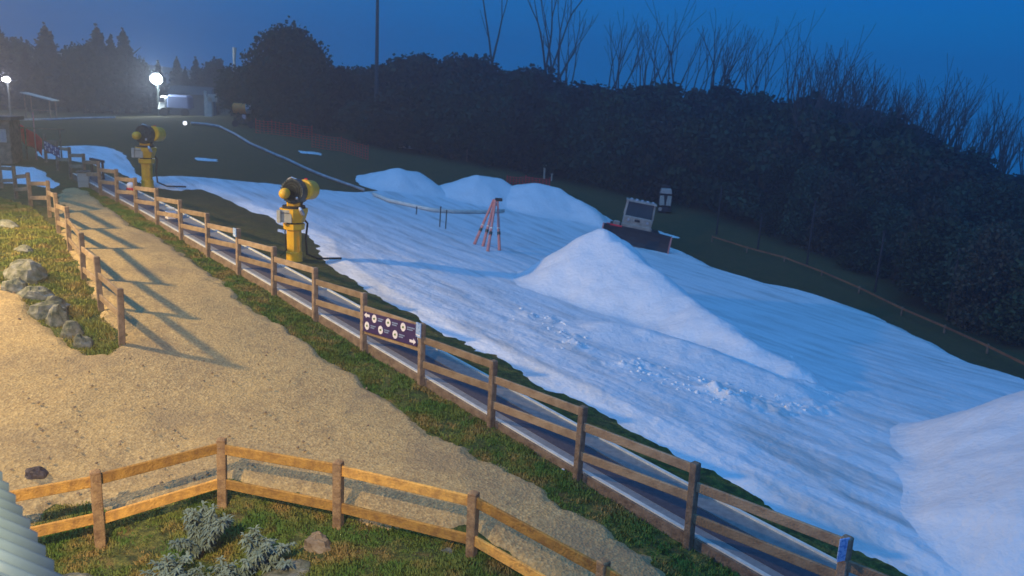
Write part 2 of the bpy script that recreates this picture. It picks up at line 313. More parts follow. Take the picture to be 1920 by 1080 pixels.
Zg=H(X,Y)+.10*fbm(X,Y,6,3,5)+np.clip(s*.45,-.35,.075)+.035*fbm(X,Y,1.1,4,33)+.012*fbm(X,Y,.25,3,31)
tag(sheet('path',X,Y,Zg,MGR,s>-.5),kind='structure')
# snow cover
RUB=[[at(*p)[:2] for p in L] for L in ([(1000,600),(1050,632),(1085,660)],[(1170,690),(1240,715),(1320,745)],[(1330,745),(1420,765),(1500,765)],[(1490,700),(1515,750)])]
def rub(x,y):
    m=np.zeros(np.shape(x))
    for L in RUB:
        for a,b in zip(L[:-1],L[1:]):
            d,_=seg(x,y,a,b); m=np.maximum(m,np.exp(-(d/.75)**2))
    m=m*np.clip(.55+1.6*fbm(x,y,1.3,2,97),0,1.2)
    return m*(.24*np.maximum(0,fbm(x,y,.42,3,91)+.05)+.10*np.maximum(0,fbm(x,y,.17,2,93)))
def hs(x,y,s):
    r=np.hypot(x,y); n=np.clip(1.6-r/40,.5,1.)
    u=(x*.67-y*.742);v=(x*.742+y*.67)   # along / across the run
    return H(x,y)+.10*fbm(x,y,6,3,5)+np.clip(s*.28,-.5,.17)+rub(x,y)+n*(.035*fbm(u/4,v,.6,4,41)+.03*fbm(x,y,.5,4,43))
def snow_s(x,y):
    s=np.maximum(sdf(x,y,SNOWP),sdf(x,y,SN2))
    for sp in SPOTS: s=np.maximum(s,sdf(x,y,sp)*.5)
    return s+.13*fbm(x,y,.7,4,51)+.16*fbm(x,y,2.5,3,52)-.05
X,Y=polar(7,78,560,-44,48,620); s=snow_s(X,Y)
tag(sheet('snow',X,Y,hs(X,Y,s),MS,s>-1.1),kind='structure')
def G(p,lift=0): q=at(*p); return Vector((q[0],q[1],q[2]+lift))
# snow piles: ridges with a talus slope
def pile(ridges,slope,pad,label,res=.16,seed=1,rough=.06,grp=None):
    pts=np.array([[a[0],a[1]] for r_ in ridges for a in r_]); mh=max(a[2] for r_ in ridges for a in r_)
    ext=mh/(max(slope) if hasattr(slope,'__len__') else slope)+pad; x0,y0=pts.min(0)-ext; x1,y1=pts.max(0)+ext
    nx=int((x1-x0)/res)+1; ny=int((y1-y0)/res)+1; X,Y=np.meshgrid(np.linspace(x0,x1,nx),np.linspace(y0,y1,ny))
    wx=X+.35*fbm(X,Y,2.2,3,seed);wy=Y+.35*fbm(X,Y,2.2,3,seed+5); Hh=np.full(X.shape,-9.)
    for q_,r_ in enumerate(ridges):
        sl=slope[q_] if hasattr(slope,'__len__') else slope
        for a,b in zip(r_[:-1],r_[1:]):
            d,t=seg(wx,wy,a[:2],b[:2]); top=a[2]*(1-t)+b[2]*t; Hh=np.maximum(Hh,top-sl*(np.sqrt(d*d+.32**2)-.32))
    Hh=Hh+rough*.7*fbm(X,Y,.8,4,seed+9)+.02*fbm(X,Y,.25,3,seed+11)
    soft=np.logaddexp(Hh/.10,0)*.10-.025
    base=hs(X,Y,np.maximum(snow_s(X,Y),0.))
    cx,cy=pts.mean(0); cz=h(cx,cy)
    o=sheet('snow_mound',X[::-1]-cx,Y[::-1]-cy,(base+soft-.01-cz)[::-1],MP,(soft>-.021)[::-1]); o.location=(cx,cy,cz)
    return tag(o,label,'snow mound',grp)
def rp(px,py,hh): q=at(px,py); return (q[0],q[1],hh)
pile([[rp(1130,560,2.6),rp(1160,566,2.35)],[rp(1155,570,2.25),rp(1280,622,1.15),rp(1400,685,.65),rp(1485,720,.4)],[rp(1170,640,.4),rp(1320,690,.4),rp(1450,735,.3)]],(.84,.62,.30),1.6,'tall pointed snow mound with pale face and long right tail',.12,3,.09)
pile([[rp(2085,950,2.75),rp(2250,940,3.0)],[rp(2085,950,2.75),rp(2030,1080,1.6)]],.72,.8,'big rounded snow mound cut off by the right edge of the picture',.12,13,.08)
pile([[rp(742,350,1.35),rp(775,353,1.2),rp(800,357,.35)],[rp(742,350,1.35),rp(712,349,.6)]],.55,.6,'leftmost of the three far snow mounds, low with a pointed left end',.2,23,.08)
pile([[rp(897,372,1.5),rp(935,374,1.35),rp(968,378,.9)]],.5,.6,'middle one of the three far snow mounds',.2,33,.1)
pile([[rp(1000,388,1.6),rp(1040,394,1.5),rp(1080,405,1.1),rp(1115,420,.6)]],.5,.6,'rightmost of the three far snow mounds, just left of the snow groomer',.2,43,.12)
# rubble of snow lumps (uncountable)
rng=random.Random(5); nb=B()
def rubble(poly_px,n,s0,s1):
    for i in range(n):
        t=rng.random(); k=int(t*(len(poly_px)-1)); f=t*(len(poly_px)-1)-k
        a=poly_px[k];b=poly_px[k+1]; px=a[0]+(b[0]-a[0])*f+rng.gauss(0,a[2]);py=a[1]+(b[1]-a[1])*f+rng.gauss(0,a[2]*.55)
        q=at(px,py); r=rng.uniform(s0,s1)*rng.random()**.6+.02
        z=float(hs(np.array([q[0]]),np.array([q[1]]),np.array([1.]))[0])
        nb.ball((q[0],q[1],z-r*.3),r,(1,rng.uniform(.7,1.2),rng.uniform(.5,.9)),7,5,Euler((rng.random()*3,rng.random()*3,rng.random()*3)).to_matrix(),.22,rng)
rubble([(1000,595,16),(1050,630,18),(1085,665,10)],40,.02,.09)
rubble([(1170,690,14),(1240,715,18),(1320,740,18)],45,.02,.08)
rubble([(1330,740,20),(1420,760,24),(1500,760,22)],70,.02,.09)
rubble([(1480,690,14),(1520,740,14)],30,.03,.1)
tag(nb.build('snow_rubble',MP,None,True),'loose lumps of snow scattered round the foot of the tall mound','snow lumps',kind='stuff')
# ------------------------------------------------------------------ fences
def fence(name,label,base,ph,pw,segs,railh,railw,pm,rm,face,lean=0,bev=.012,cat='fence',railfun=None,skip=()):
    t=thing(name,label,cat,base[0]); o=Vector(base[0]); rg=random.Random(len(base)*7)
    for i,b in enumerate(base):
        if i in skip: continue
        hh=ph[i] if hasattr(ph,'__len__') else ph
        d=(base[min(i+1,len(base)-1)]-base[max(i-1,0)]); a=math.atan2(d.y,d.x)
        R=Euler((rg.uniform(-.022,.022),rg.uniform(-.022,.022),a+rg.uniform(-.06,.06))).to_matrix()
        bb=B().box((0,0,(hh-.4)/2),(pw,pw,hh+.4),R,1.,bev); p=bb.build('post',pm,t); p.location=b-o
    for i in range(len(base)-1):
        for (za,zb) in railfun(i):
            p=base[i]+Vector((0,0,za));q=base[i+1]+Vector((0,0,zb+rg.uniform(-.02,.02))); p.z+=rg.uniform(-.02,.02); d=(q-p); n=Vector((-d.y,d.x,0)).normalized()*face
            u=d.normalized(); 
            c=(p+q)/2; r=B().beam(p-c+n+u*.0,q-c+n-u*.0,railw,railh,.008).build('rail',rm,t); r.location=c-o
    return t
def FB(k): return Vector((2.74-1.5*k,10.49+1.66*k,h(2.74-1.5*k,10.49+1.66*k)))
fl=[FB(k) for k in range(-3,18)]
# long fence: rails are hung between posts a step lower at the far end of each bay
long_f=fence('timber_fence','long weathered post and rail fence between the grass verge and the conveyor',fl,1.36,.12,None,.145,.045,POSTM,WOOD,0,railfun=lambda i:((1.27,1.01),(.82,.52)))
def LF(px,py,hh=0): q=at(px,py); return Vector(q)
lf=[LF(230,652),LF(189,583),LF(158,530),LF(131,470),LF(110,438),LF(94,408),LF(58,388),LF(31,372),LF(3,353),LF(-28,336)]
path_f=fence('timber_fence','weathered post and rail fence along the left side of the gravel path above the rocks',lf,1.25,.12,None,.14,.045,POSTM,WOOD,0,railfun=lambda i:((1.14,.84),(.68,.32)))
nf=[LF(-60,1075),LF(188,1018),LF(418,948),LF(634,992),LF(883,1055),LF(1120,1200),LF(1290,1330)]
near_f=fence('timber_fence','orange brown post and rail fence bending round the garden in the foreground',nf,1.07,.13,None,.155,.045,mat('warm brown timber post',(.50,.32,.15),(.24,.14,.07),scale=7,bump=.6,bscale=35,rough=.85),WOOD_N,0,railfun=lambda i:((.93,.93),(.36,.36)))
# ------------------------------------------------------------------ conveyor
def FP(k,o,dz): x=2.74-1.5*k;y=10.49+1.66*k; return Vector((x+.742*o,y+.67*o,h(x,y)+dz))
ck=[-3+.5*i for i in range(0,int((15.2+3)*2)+1)]
conv=thing('magic_carpet_conveyor','long low passenger conveyor with navy belt and white edges running beside the fence','conveyor',FP(0,.7,0)); co=Vector(conv.location)
def strip(name,o0,o1,z0,z1,m,parent,th=.03):
    V=[];Fc=[]
    for k in ck:
        a=FP(k,o0,z0)-co;b=FP(k,o1,z1)-co; V+= [a,b,b-Vector((0,0,th)),a-Vector((0,0,th))]
    for i in range(len(ck)-1):
        n=i*4
        for j in range(4): Fc.append((n+j,n+(j+1)%4,n+4+(j+1)%4,n+4+j))
    Fc+=[(3,2,1,0),tuple(range(len(V)-4,len(V)))]
    return mesh_obj(name,V,[tuple(reversed(f)) for f in Fc],m,parent)
strip('edge_strip',.075,.145,.22,.22,WHITE,conv,.05)
strip('deck',.147,.33,.20,.20,STEEL2,conv,.5)
strip('belt',.332,.80,.205,.205,BELT,conv,.02)
strip('deck',.802,1.17,.225,.235,STEEL,conv,.6)
strip('edge_strip',1.172,1.225,.27,.27,WHITE,conv,.05)
strip('deck',1.227,1.36,.215,.19,STEEL,conv,.6)
# timber sleepers retaining the conveyor bed
sl=thing('timber_edging','row of damp brown timber sleepers retaining the conveyor along the verge','edging',FP(0,.08,0)); so=Vector(sl.location)
for k in range(-3,15):
    for e in (0,):
        a=FP(k+.03,.06,.05)-so;b=FP(k+.97,.06,.05)-so; c=(a+b)/2
        q=B().beam(a-c,b-c,.045,.30,.006).build('sleeper',SLEEPER,sl); q.location=c
# ------------------------------------------------------------------ signs
def quad_frame(a,b,up):
    x=(b-a).normalized(); z=up; y=z.cross(x).normalized(); z=x.cross(y); return x,y,z
def signboard(k0,k1,z0,label,panelcol=NAVY,small=False):
    a=FB(k0);b=FB(k1); n=Vector((-.742,-.67,0))
    pa=a+Vector((0,0,z0[0]))+n*.045; pb=b+Vector((0,0,z0[1]))+n*.045
    L=(pb-pa).length; t=thing('trail_sign',label,'sign',pa)
    x=(pb-pa).normalized(); z=Vector((0,0,1)); 
    def pt(u,v,d=0): return x*(u*L)+z*(v*.45)+n*d
    def slab(name,us,m,d0,d1,par=t):
        V=[pt(u,v,d0) for u,v in us]+[pt(u,v,d1) for u,v in us];k=len(us)
        Fc=[tuple(range(k,2*k)),tuple(reversed(range(k)))]+[(i,(i+1)%k,k+(i+1)%k,k+i) for i in range(k)]
        return mesh_obj(name,V,Fc,m,par)
    slab('panel',[(.045,0),(.955,0),(.955,1),(.045,1)],panelcol,0,.02)
    asp=.45/L
    def disc(name,u,v,r,m,d0,d1,par=t): return slab(name,[(u+r*asp*math.cos(i*math.pi/10),v+r*math.sin(i*math.pi/10)) for i in range(20)],m,d0,d1,par)
    def arrow(u,v,s):
        us=[(-1,0),(-.2,.75),(-.2,.33),(1,.33),(1,-.33),(-.2,-.33),(-.2,-.75)]
        slab('arrow',[(u+s*a_*.05,v+b_*.19) for a_,b_ in (us if s>0 else us[::-1])],SWHITE,.021,.026)
    arrow(.115,.84,1); arrow(.90,.19,-1)
    for (u,v,w) in ((.245,.77,.09),(.49,.76,.10),(.74,.74,.12),(.115,.32,.09),(.36,.30,.09),(.61,.28,.09)):
        d=disc('roundel',u,v,.205,SWHITE,.021,.026)
        slab('pictogram',[(u-.012,v-.05),(u+.02,v-.03),(u+.012,v+.02),(u+.02,v+.06),(u-.004,v+.05),(u-.016,v+.0)],SGREEN,.027,.030,d)
        # caption: two short rows of illegible small letters
        bb=B(); rg=random.Random(int(u*1000))
        for row in (0,1):
            cu=u+.066
            while cu<u+.06+w*(1 if row==0 else .75):
                wd=rg.uniform(.006,.012); v0=v+.03-.10*row
                V=[pt(cu,v0,.021),pt(cu+wd,v0,.021),pt(cu+wd,v0+.06,.021),pt(cu,v0+.06,.021)]; V+= [q+n*.004 for q in V]
                bb.add(V,[(4,5,6,7),(0,4,7,3),(1,2,6,5),(3,7,6,2),(0,1,5,4)]); cu+=wd+.004
        bb.build('caption',SBLUE,t)
    return t
signboard(4,3,(.51,.86),'dark purple trail sign with two arrows and six white discs on the long fence')
signboard(17,15.6,(.62,.66),'small far dark sign with white discs beside the red banner at the left')
def post_sign(k,label,w=.17,hh=.30,off=.09,rot=0):
    b=FB(k)+Vector((0,0,1.36-hh*.45)); t=thing('marker_sign',label,'sign',b,0)
    R=Euler((0,0,math.atan2(-1.66,1.5)+rot)).to_matrix(); n=Vector((-.742,-.67,0))
    q=B().box(n*off,(w,.02,hh),R,1,.004).build('plate',BLUES,t); 
    B().box(n*(off+.012)+Vector((0,0,-hh*.34)),(w*.8,.006,hh*.07),R).build('lettering',SWHITE,t)
    return t
post_sign(3,'small blue plate on the fence post at the right end of the purple sign')
post_sign(7,'small blue plate on the fence post just left of the near snow gun',.2,.24)
post_sign(-1,'narrow blue plate seen nearly edge on at the bottom right fence post',.15,.3,.09,1.2)
# ------------------------------------------------------------------ snow guns
def Rx(a): return Matrix.Rotation(a,3,'X')
def Ry(a): return Matrix.Rotation(a,3,'Y')
def Rz(a): return Matrix.Rotation(a,3,'Z')
def cyl(b,p,q,r0,r1=None,n=20): return b.tube([p,q],[r0,r1 if r1 is not None else r0],n)
def snow_gun(loc,label,s=1.,rz=0):
    t=thing('snow_gun',label,'snow gun',loc,rz,'yellow snow guns on columns')
    b=B(); b.tube([(0,0,-.6),(0,0,.02),(0,0,.03),(0,0,.28),(0,0,.30)],[.26,.26,.255,.255,.235],20); b.build('column_base',YEL,t)
    b=B(); b.tube([(0,0,.30),(0,0,.92),(0,0,.99),(0,0,1.04),(0,0,1.22)],[.225,.235,.235,.33,.345],8); b.build('column',YEL,t)
    B().box((.17,-.20,.58),(.05,.03,.5),None).build('access_strip',mat('worn yellow paint',(.50,.27,.02),(.35,.19,.02),scale=6,rough=.5),t)
    b=B(); b.tube([(0,0,1.22),(0,0,1.27)],[.25,.25],16); b.build('joint_ring',DARK,t)
    b=B(); b.tube([(0,0,1.27),(0,0,1.60),(0,0,1.72)],[.33,.44,.44],8); hb=b.build('housing',YEL,t)
    q=B(); q.box((-.27,-.335,1.49),(.46,.05,.40),Rz(-.2),1,.01); q.build('cabinet_door',PALE,t)
    q=B(); q.box((-.43,-.30,1.49),(.12,.2,.40),Rz(-.2),1,.01); q.build('cabinet_side',PALE,t)
    b=B(); b.tube([(0,0,1.72),(0,0,1.80)],[.36,.36],20); b.build('slewing_ring',DARK,t)
    b=B(); b.box((0,0,1.90),(.42,.36,.22),None,1,.03); b.build('yoke_base',YEL,t)
    q=B(); q.box((.28,.02,2.06),(.08,.3,.5),Ry(.2),1,.01); q.build('yoke_arm',DARK,t)
    q=B(); q.tube([(.20,-.38,1.78),(.24,-.43,1.70),(.30,-.43,1.58),(.34,-.40,1.56)],[.05,.07,.06,.03],10); q.build('floodlight_arm',SILV,t)
    # barrel: axis points to the viewer's left and a little down
    ax=Vector((-.42,-.88,.10)).normalized(); c=Vector((.10,.05,2.25))
    b=B(); b.tube([c-ax*.10,c+ax*.30,c+ax*.34,c+ax*.34,c+ax*.14],[.40,.40,.385,.33,.30],28,True); br=b.build('fan_shroud',GREYM,t,False)
    b=B()
    for i in range(28):
        th=2*math.pi*i/28; a1=ax.cross(Vector((0,0,1))).normalized();a2=ax.cross(a1); d=a1*math.cos(th)+a2*math.sin(th)
        b.tube([c+ax*.345+d*.30,c+ax*.38+d*.35,c+ax*.345+d*.40],[.014]*3,5)
    for rr in (.18,.26,.33): b.tube([c+ax*.35+(ax.cross(Vector((0,0,1))).normalized()*math.cos(i*.2618)+ax.cross(ax.cross(Vector((0,0,1))).normalized())*math.sin(i*.2618))*rr for i in range(25)],.010,5)
    b.build('nozzle_ring',GREYM,br)
    b=B(); b.ball(c+ax*.12,.17,(1,1,1),14,9); b.build('fan_hub',DARK,br,True)
    side=Vector((.88,-.40,0)).normalized()
    b=B(); cc=c+Vector((.34,.14,.04)); b.tube([cc-ax*.28,cc-ax*.2,cc+ax*.24,cc+ax*.30],[.24,.31,.33,.30],24); b.build('rear_drum',YEL,t)
    b=B(); b.box((cc+Vector((-.06,-.05,.34))),(.10,.10,.06),None,1,.01); b.build('beacon',REDF,t)
    b=B(); b.tube([c+Vector((-.34,-.32,-.02)),c+Vector((-.36,-.46,-.03))],[.16,.17],16); b.ball(c+Vector((-.37,-.50,-.03)),.165,(1,1,1),14,9); b.build('motor_cap',YEL,t,True)
    b=B(); b.ball(c+Vector((.02,-.40,-.18)),.06,(1,1,1),8,6); b.build('work_lamp',SILV,t,True)
    b=B(); b.tube([c+Vector((-.30,-.05,.36)),c+Vector((-.16,-.1,.45)),c+Vector((.0,-.15,.40))],.025,6); b.build('handle',SILV,t)
    B().tube([(.24,.05,1.45),(.42,.12,1.2),(.36,.10,.7),(.40,.05,.2),(.75,.2,.02),(1.5,.5,-.02)],.035,7).build('water_hose',DARK,t,True)
    B().tube([(-.18,.16,1.4),(-.30,.2,.9),(-.26,.2,.3),(-.5,.5,.02)],.02,6).build('power_cable',DARK,t,True)
    B().box((-.27,-.37,1.60),(.30,.012,.02),Rz(-.2)).build('lettering',GREYM,t)
    t.scale=(s,s,s); return t
g=at(552,488); gun1=snow_gun(g,'yellow snow gun on a column nearest the camera, behind the long fence',1.,math.atan2(-g[0],g[1])*.8)
g=at(277,350); gun2=copy_tree(gun1); gun2.location=tuple(g); gun2['label']='second yellow snow gun farther up the slope beside the snow at left'
def far_gun(loc):
    t=thing('snow_gun','distant yellow snow gun on a wheeled frame below the big round tree','snow gun',loc,.15)
    b=B(); b.tube([(-.85,0,1.55),(-.75,0,1.55),(.25,0,1.55)],[.36,.43,.43],20); b.build('barrel',YELP,t)
    b=B(); b.tube([(.25,0,1.55),(.55,0,1.57),(.62,0,1.57)],[.43,.43,.38],20); b.build('nozzle_end',SILV,t)
    b=B(); b.tube([(0,0,1.15),(0,0,.4)],[.07,.10],8); b.beam((-.9,0,.35),(.9,0,.35),.1,.1); b.beam((-.6,-.5,.3),(0,0,.7),.06,.06); b.beam((.6,-.5,.3),(0,0,.7),.06,.06); b.build('frame',GREYM,t)
    for x in (-.6,.7): B().tube([(x,-.55,.28),(x,-.42,.28)],[.28,.28],16).build('wheel',DARK,t)
    B().box((.1,-.3,.85),(.3,.25,.35),None,1,.02).build('control_box',SILV,t)
    return t
far_gun(at(457,238))
# ------------------------------------------------------------------ groomer
def groomer(loc,rz):
    t=thing('snow_groomer','cream tracked snow groomer with a wide dark front blade parked behind the tall mound','snow groomer',loc,rz)
    for s in (-1,1):
        tr=B(); prof=[(-1.9,.45),(-1.5,.85),(1.5,.85),(1.9,.5),(1.6,.05),(-1.6,.05)]
        V=[(s*.85,y,z) for y,z in prof]+[(s*1.65,y,z) for y,z in prof]; k=6
        tr.add(V,[tuple(range(k)),tuple(range(k,2*k))]+[(i,(i+1)%k,k+(i+1)%k,k+i) for i in range(k)]); trk=tr.build('track',DARK,t)
        cl=B()
        for i in range(16):
            y=-1.5+i*.2; cl.box((s*1.25,y,.87),(.8,.05,.06)); 
        for i in range(4): cl.box((s*1.25,-1.72-.0*i,.2+i*.17),(.8,.06,.05))
        cl.build('track_cleats',GREYM,trk)
        for i in range(4): B().tube([(s*1.66,-1.3+i*.85,.42),(s*1.70,-1.3+i*.85,.42)],[.28,.28],14).build('road_wheel',GREYM,trk)
    b=B(); b.box((0,.2,.85),(1.7,3.2,.5),None,1,.05); b.box((0,-1.25,1.05),(2.0,.5,.35),None,1,.06); b.build('chassis',CABM,t)
    b=B(); b.box((-1.32,-1.45,.98),(.42,.3,.62),None,1,.05); b.build('track_guard',CABM,t)
    b=B(); b.box((0,-.75,1.48),(1.9,1.1,.50),None,1,.04); b.build('cab_body',CABM,t)
    B().box((0,-.62,2.18),(1.72,1.0,.92),None,.96,.03).build('windscreen',GLASS,t)
    for s in (-1,1):
        B().beam((s*.92,-1.22,1.70),(s*.87,-1.10,2.66),.09,.09).build('pillar',CABM,t)
        B().beam((s*.92,-.05,1.70),(s*.87,-.1,2.66),.09,.09).build('pillar',CABM,t)
    B().box((0,-.62,2.72),(1.98,1.3,.12),None,1,.03).build('cab_roof',CABM,t)
    for i in range(5): B().box((-.7+i*.35,-1.22,2.83),(.18,.1,.12),None,1,.02).build('roof_light',SILV,t)
    B().box((-.05,-1.31,1.50),(.34,.02,.14)).build('grille',DARK,t)
    for s in (-1,1): B().tube([(s*.62,-1.30,1.48),(s*.62,-1.34,1.48)],[.09,.08],10).build('headlight',SILV,t)
    B().box((0,1.1,1.35),(1.7,1.3,.5),None,1,.05).build('rear_deck',CABM,t)
    for s in (-1,1): B().beam((s*.5,-1.5,.6),(s*.5,-2.3,.45),.12,.14).build('blade_arm',DARK,t)
    # curved blade with angled wings
    prof=[(0,.0),(-.14,.25),(-.2,.55),(-.14,.85),(0,1.1)]
    xs=[-2.15,-1.55,-.5,.5,1.55,2.15]; yo=[-.35,-.05,0,0,-.05,-.35]; V=[];Fc=[]
    for x,y in zip(xs,yo):
        for py,pz in prof: V.append((x,-2.45+y-py*1.0-.15,pz+.02))
        for py,pz in prof: V.append((x,-2.38+y-py*1.0-.15,pz+.02))
    for i in range(len(xs)-1):
        for j in range(4):
            a=i*10+j; Fc+=[(a,a+10,a+11,a+1),(a+5,a+6,a+16,a+15)]
        a=i*10; Fc+=[(a,a+5,a+15,a+10),(a+4,a+14,a+19,a+9)]
    for i in (0,len(xs)-1):
        for j in range(4): a=i*10+j; Fc.append((a,a+1,a+6,a+5))
    bl=mesh_obj('blade',V,Fc,BLADE,t)
    for s in (-1,1): B().box((s*2.18,-2.82,.56),(.08,.5,1.12),None,1,.02).build('blade_end',REDM,bl)
    B().box((-1.5,-2.70,1.10),(1.0,.06,.10)).build('blade_edge',REDF,bl)
    t.rotation_euler=(rad(-2),rad(8),rz); return t
groomer(at(1185,452),rad(-6))
# ------------------------------------------------------------------ padded frame on the snow, poles, hose
def snowz(x,y): return float(hs(np.array([x]),np.array([y]),np.array([1.]))[0])
q=at(915,470); ap=Vector((q[0]+.25,q[1]+.3,snowz(q[0],q[1])+2.25)); t=thing('padded_frame','faded red and white padded leaning frame standing on the snow below the far mounds','padded frame',(q[0],q[1],snowz(*q[:2])))
o=Vector(t.location)
for (px,py) in ((889,466),(905,470),(914,480),(936,479)):
    g=at(px,py); g=Vector((g[0],g[1],snowz(g[0],g[1]))); a=ap+Vector(((px-912)*.004,0,0))
    B().tube([g-o+(a-g)*.0,g-o+(a-g)*.42,g-o+(a-g)],[.075,.068,.05],8).build('padded_leg',REDM,t)
    B().tube([g-o+(a-g)*.30,g-o+(a-g)*.36],[.085,.085],8).build('dark_band',GREYM,t)
    B().tube([g-o+(a-g)*.42,g-o+(a-g)*.44],[.08,.08],8).build('white_band',WHITE,t)
B().box(ap-o+Vector((.15,0,.0)),(.36,.2,.14),None,1,.02).build('cap',DARK,t)
B().tube([ap-o+Vector((-.2,0,-.3)),ap-o+Vector((.12,.05,-.25))],.05,8).build('cross_tie',REDM,t)
for px,py,hh,lab in ((824,433,1.05,'left of the pair of thin steel stakes standing in the snow'),(835,436,.95,'right of the pair of thin steel stakes standing in the snow'),(780,408,.4,'short stub of steel stake by the white hose')):
    g=at(px,py); t=thing('steel_stake',lab,'stake',(g[0],g[1],snowz(g[0],g[1])),group='steel stakes in the snow'); B().tube([(0,0,-.2),(.03,0,hh)],.035,6).build('stake',GREYM,t); B().ball((.03,0,hh),.045,(1,1,1),8,5).build('stake_cap',DARK,t,True)
def ribbon_tube(name,label,cat,pxs,r,m,lift=0,snow=False):
    pts=[]
    P0=[at(*p) for p in pxs]
    for a,b in zip(P0[:-1],P0[1:]):
        for i in range(4):
            c=a+(b-a)*i/4; z=h(c[0],c[1])+.1*float(fbm(np.array([c[0]]),np.array([c[1]]),6,3,5)[0])+(.2 if snow else .03); pts.append(Vector((c[0],c[1],z+r+lift)))
    o=B().tube(pts,r,8).build(name,m,None,True); return tag(o,label,cat)
ribbon_tube('hose','long pale grey hose curving down the dark grass slope to the snow','hose',[(358,234),(385,236),(412,241),(440,254),(470,272),(520,295),(570,317),(620,337),(660,351),(690,362)],.10,HOSE)
ribbon_tube('hose','whitish hose lying across the snow and ending by the padded frame','hose',[(700,372),(730,385),(770,394),(810,402),(850,405),(900,405),(958,402)],.11,WHITE,0,True)
ribbon_tube('hose','thin pale pipe crossing the far top of the grass slope at left','hose',[(-60,231),(0,229),(80,226),(160,224),(235,223)],.09,HOSE)
# ------------------------------------------------------------------ rocks
def Rz_(a): return Matrix.Rotation(a,3,'Z')
def rock(px,py,w,hh,label,m=ROCK,seed=0,flat=.6,rz=0,grp=None):
    g=at(px,py); rg=random.Random(seed); n,mm=18,12; vs=[];fs=[]; off=seed*3.1
    for j in range(mm+1):
        ph=math.pi*j/mm
        for i in range(n):
            th=2*math.pi*i/n; d=np.array([math.sin(ph)*math.cos(th),math.sin(ph)*math.sin(th),math.cos(ph)])
            k=1+.42*float(fbm(np.array([d[0]*1.3+off+d[2]]),np.array([d[1]*1.3+d[2]*.7]),1.,3,seed)[0])
            k=min(k,1.12); v=d*k; v=np.round(v*2.6)/2.6*.38+v*.62
            vs.append((v[0]*w/2,v[1]*w/2*.8,v[2]*hh))
    for j in range(mm):
        for i in range(n): fs.append((j*n+i,(j+1)*n+i,(j+1)*n+(i+1)%n,j*n+(i+1)%n))
    o=mesh_obj('rock',vs,fs,m); o.location=(g[0],g[1],g[2]-.02); o.rotation_euler=(rg.uniform(-.15,.15),rg.uniform(-.15,.15),rz+rg.uniform(-.4,.4)); return tag(o,label,'rock',grp)
G_='rocks along the foot of the grass bank'
rock(50,522,1.0,.50,'large grey rock at the upper left end of the rock row on the bank',seed=2,grp=G_)
rock(28,548,.6,.35,'rounded grey rock low on the left of the rock row, partly grassed',seed=12,grp=G_)
rock(66,557,.75,.25,'flat pale slab just below the large grey rock on the bank',seed=3,grp=G_)
rock(92,588,.85,.36,'slanting slab in the middle of the rock row beside the gravel',seed=4,grp=G_,rz=.6)
rock(110,605,.45,.38,'upright bluish stone against the slanting slab in the rock row',seed=5,grp=G_)
rock(133,628,.45,.30,'small dark stone second from the lower end of the rock row',seed=6,grp=G_)
rock(158,648,.45,.26,'lowest pale stone of the rock row near the fence end',seed=7,grp=G_)
rock(45,470,.5,.16,'small grey stone showing through the grass higher on the bank',seed=8,grp=G_)
rock(12,425,.7,.22,'grey stone showing in the bank at the left edge of the picture',seed=18,grp=G_)
rock(594,1032,.42,.26,'tan boulder in the foreground grass right of the silver shrub',ROCKB,seed=9)
rock(835,1045,.5,.14,'flat grey stone beside the foreground fence post',ROCK,seed=10)
rock(540,1080,.75,.18,'broad flat dark rock at the bottom edge below the silver shrub',ROCK,seed=11)
rock(140,1095,.5,.12,'dark flat rock at the bottom edge beside the corrugated roof',ROCK,seed=14)
rock(70,892,.36,.20,'dark broken stone lying on the gravel behind the fence',mat('dark stone',(.10,.08,.08),(.04,.03,.035),scale=8,bump=1,bscale=10),seed=15)
sb=B(); rg=random.Random(77)
for i in range(520):
    px=rg.uniform(20,1150);py=rg.uniform(540,1060); q=at(px,py)
    if float(sdf(np.array([q[0]]),np.array([q[1]]),GRAVEL)[0])<.0: continue
    sb.ball((q[0],q[1],q[2]+.085),rg.uniform(.008,.032),(1,rg.uniform(.7,1),.6),6,4,Rz_(rg.random()*6),.2,rg)
tag(sb.build('loose_stones',ROCKB),'scattered loose stones lying on the gravel','stones',kind='stuff')
g=at(1055,888); tag(B().ball((0,0,.045),.045,(1,1,1),12,8).build('golf_ball',SWHITE,None,True),'small white ball lying in the grass beside the long fence','ball').location=tuple(g)
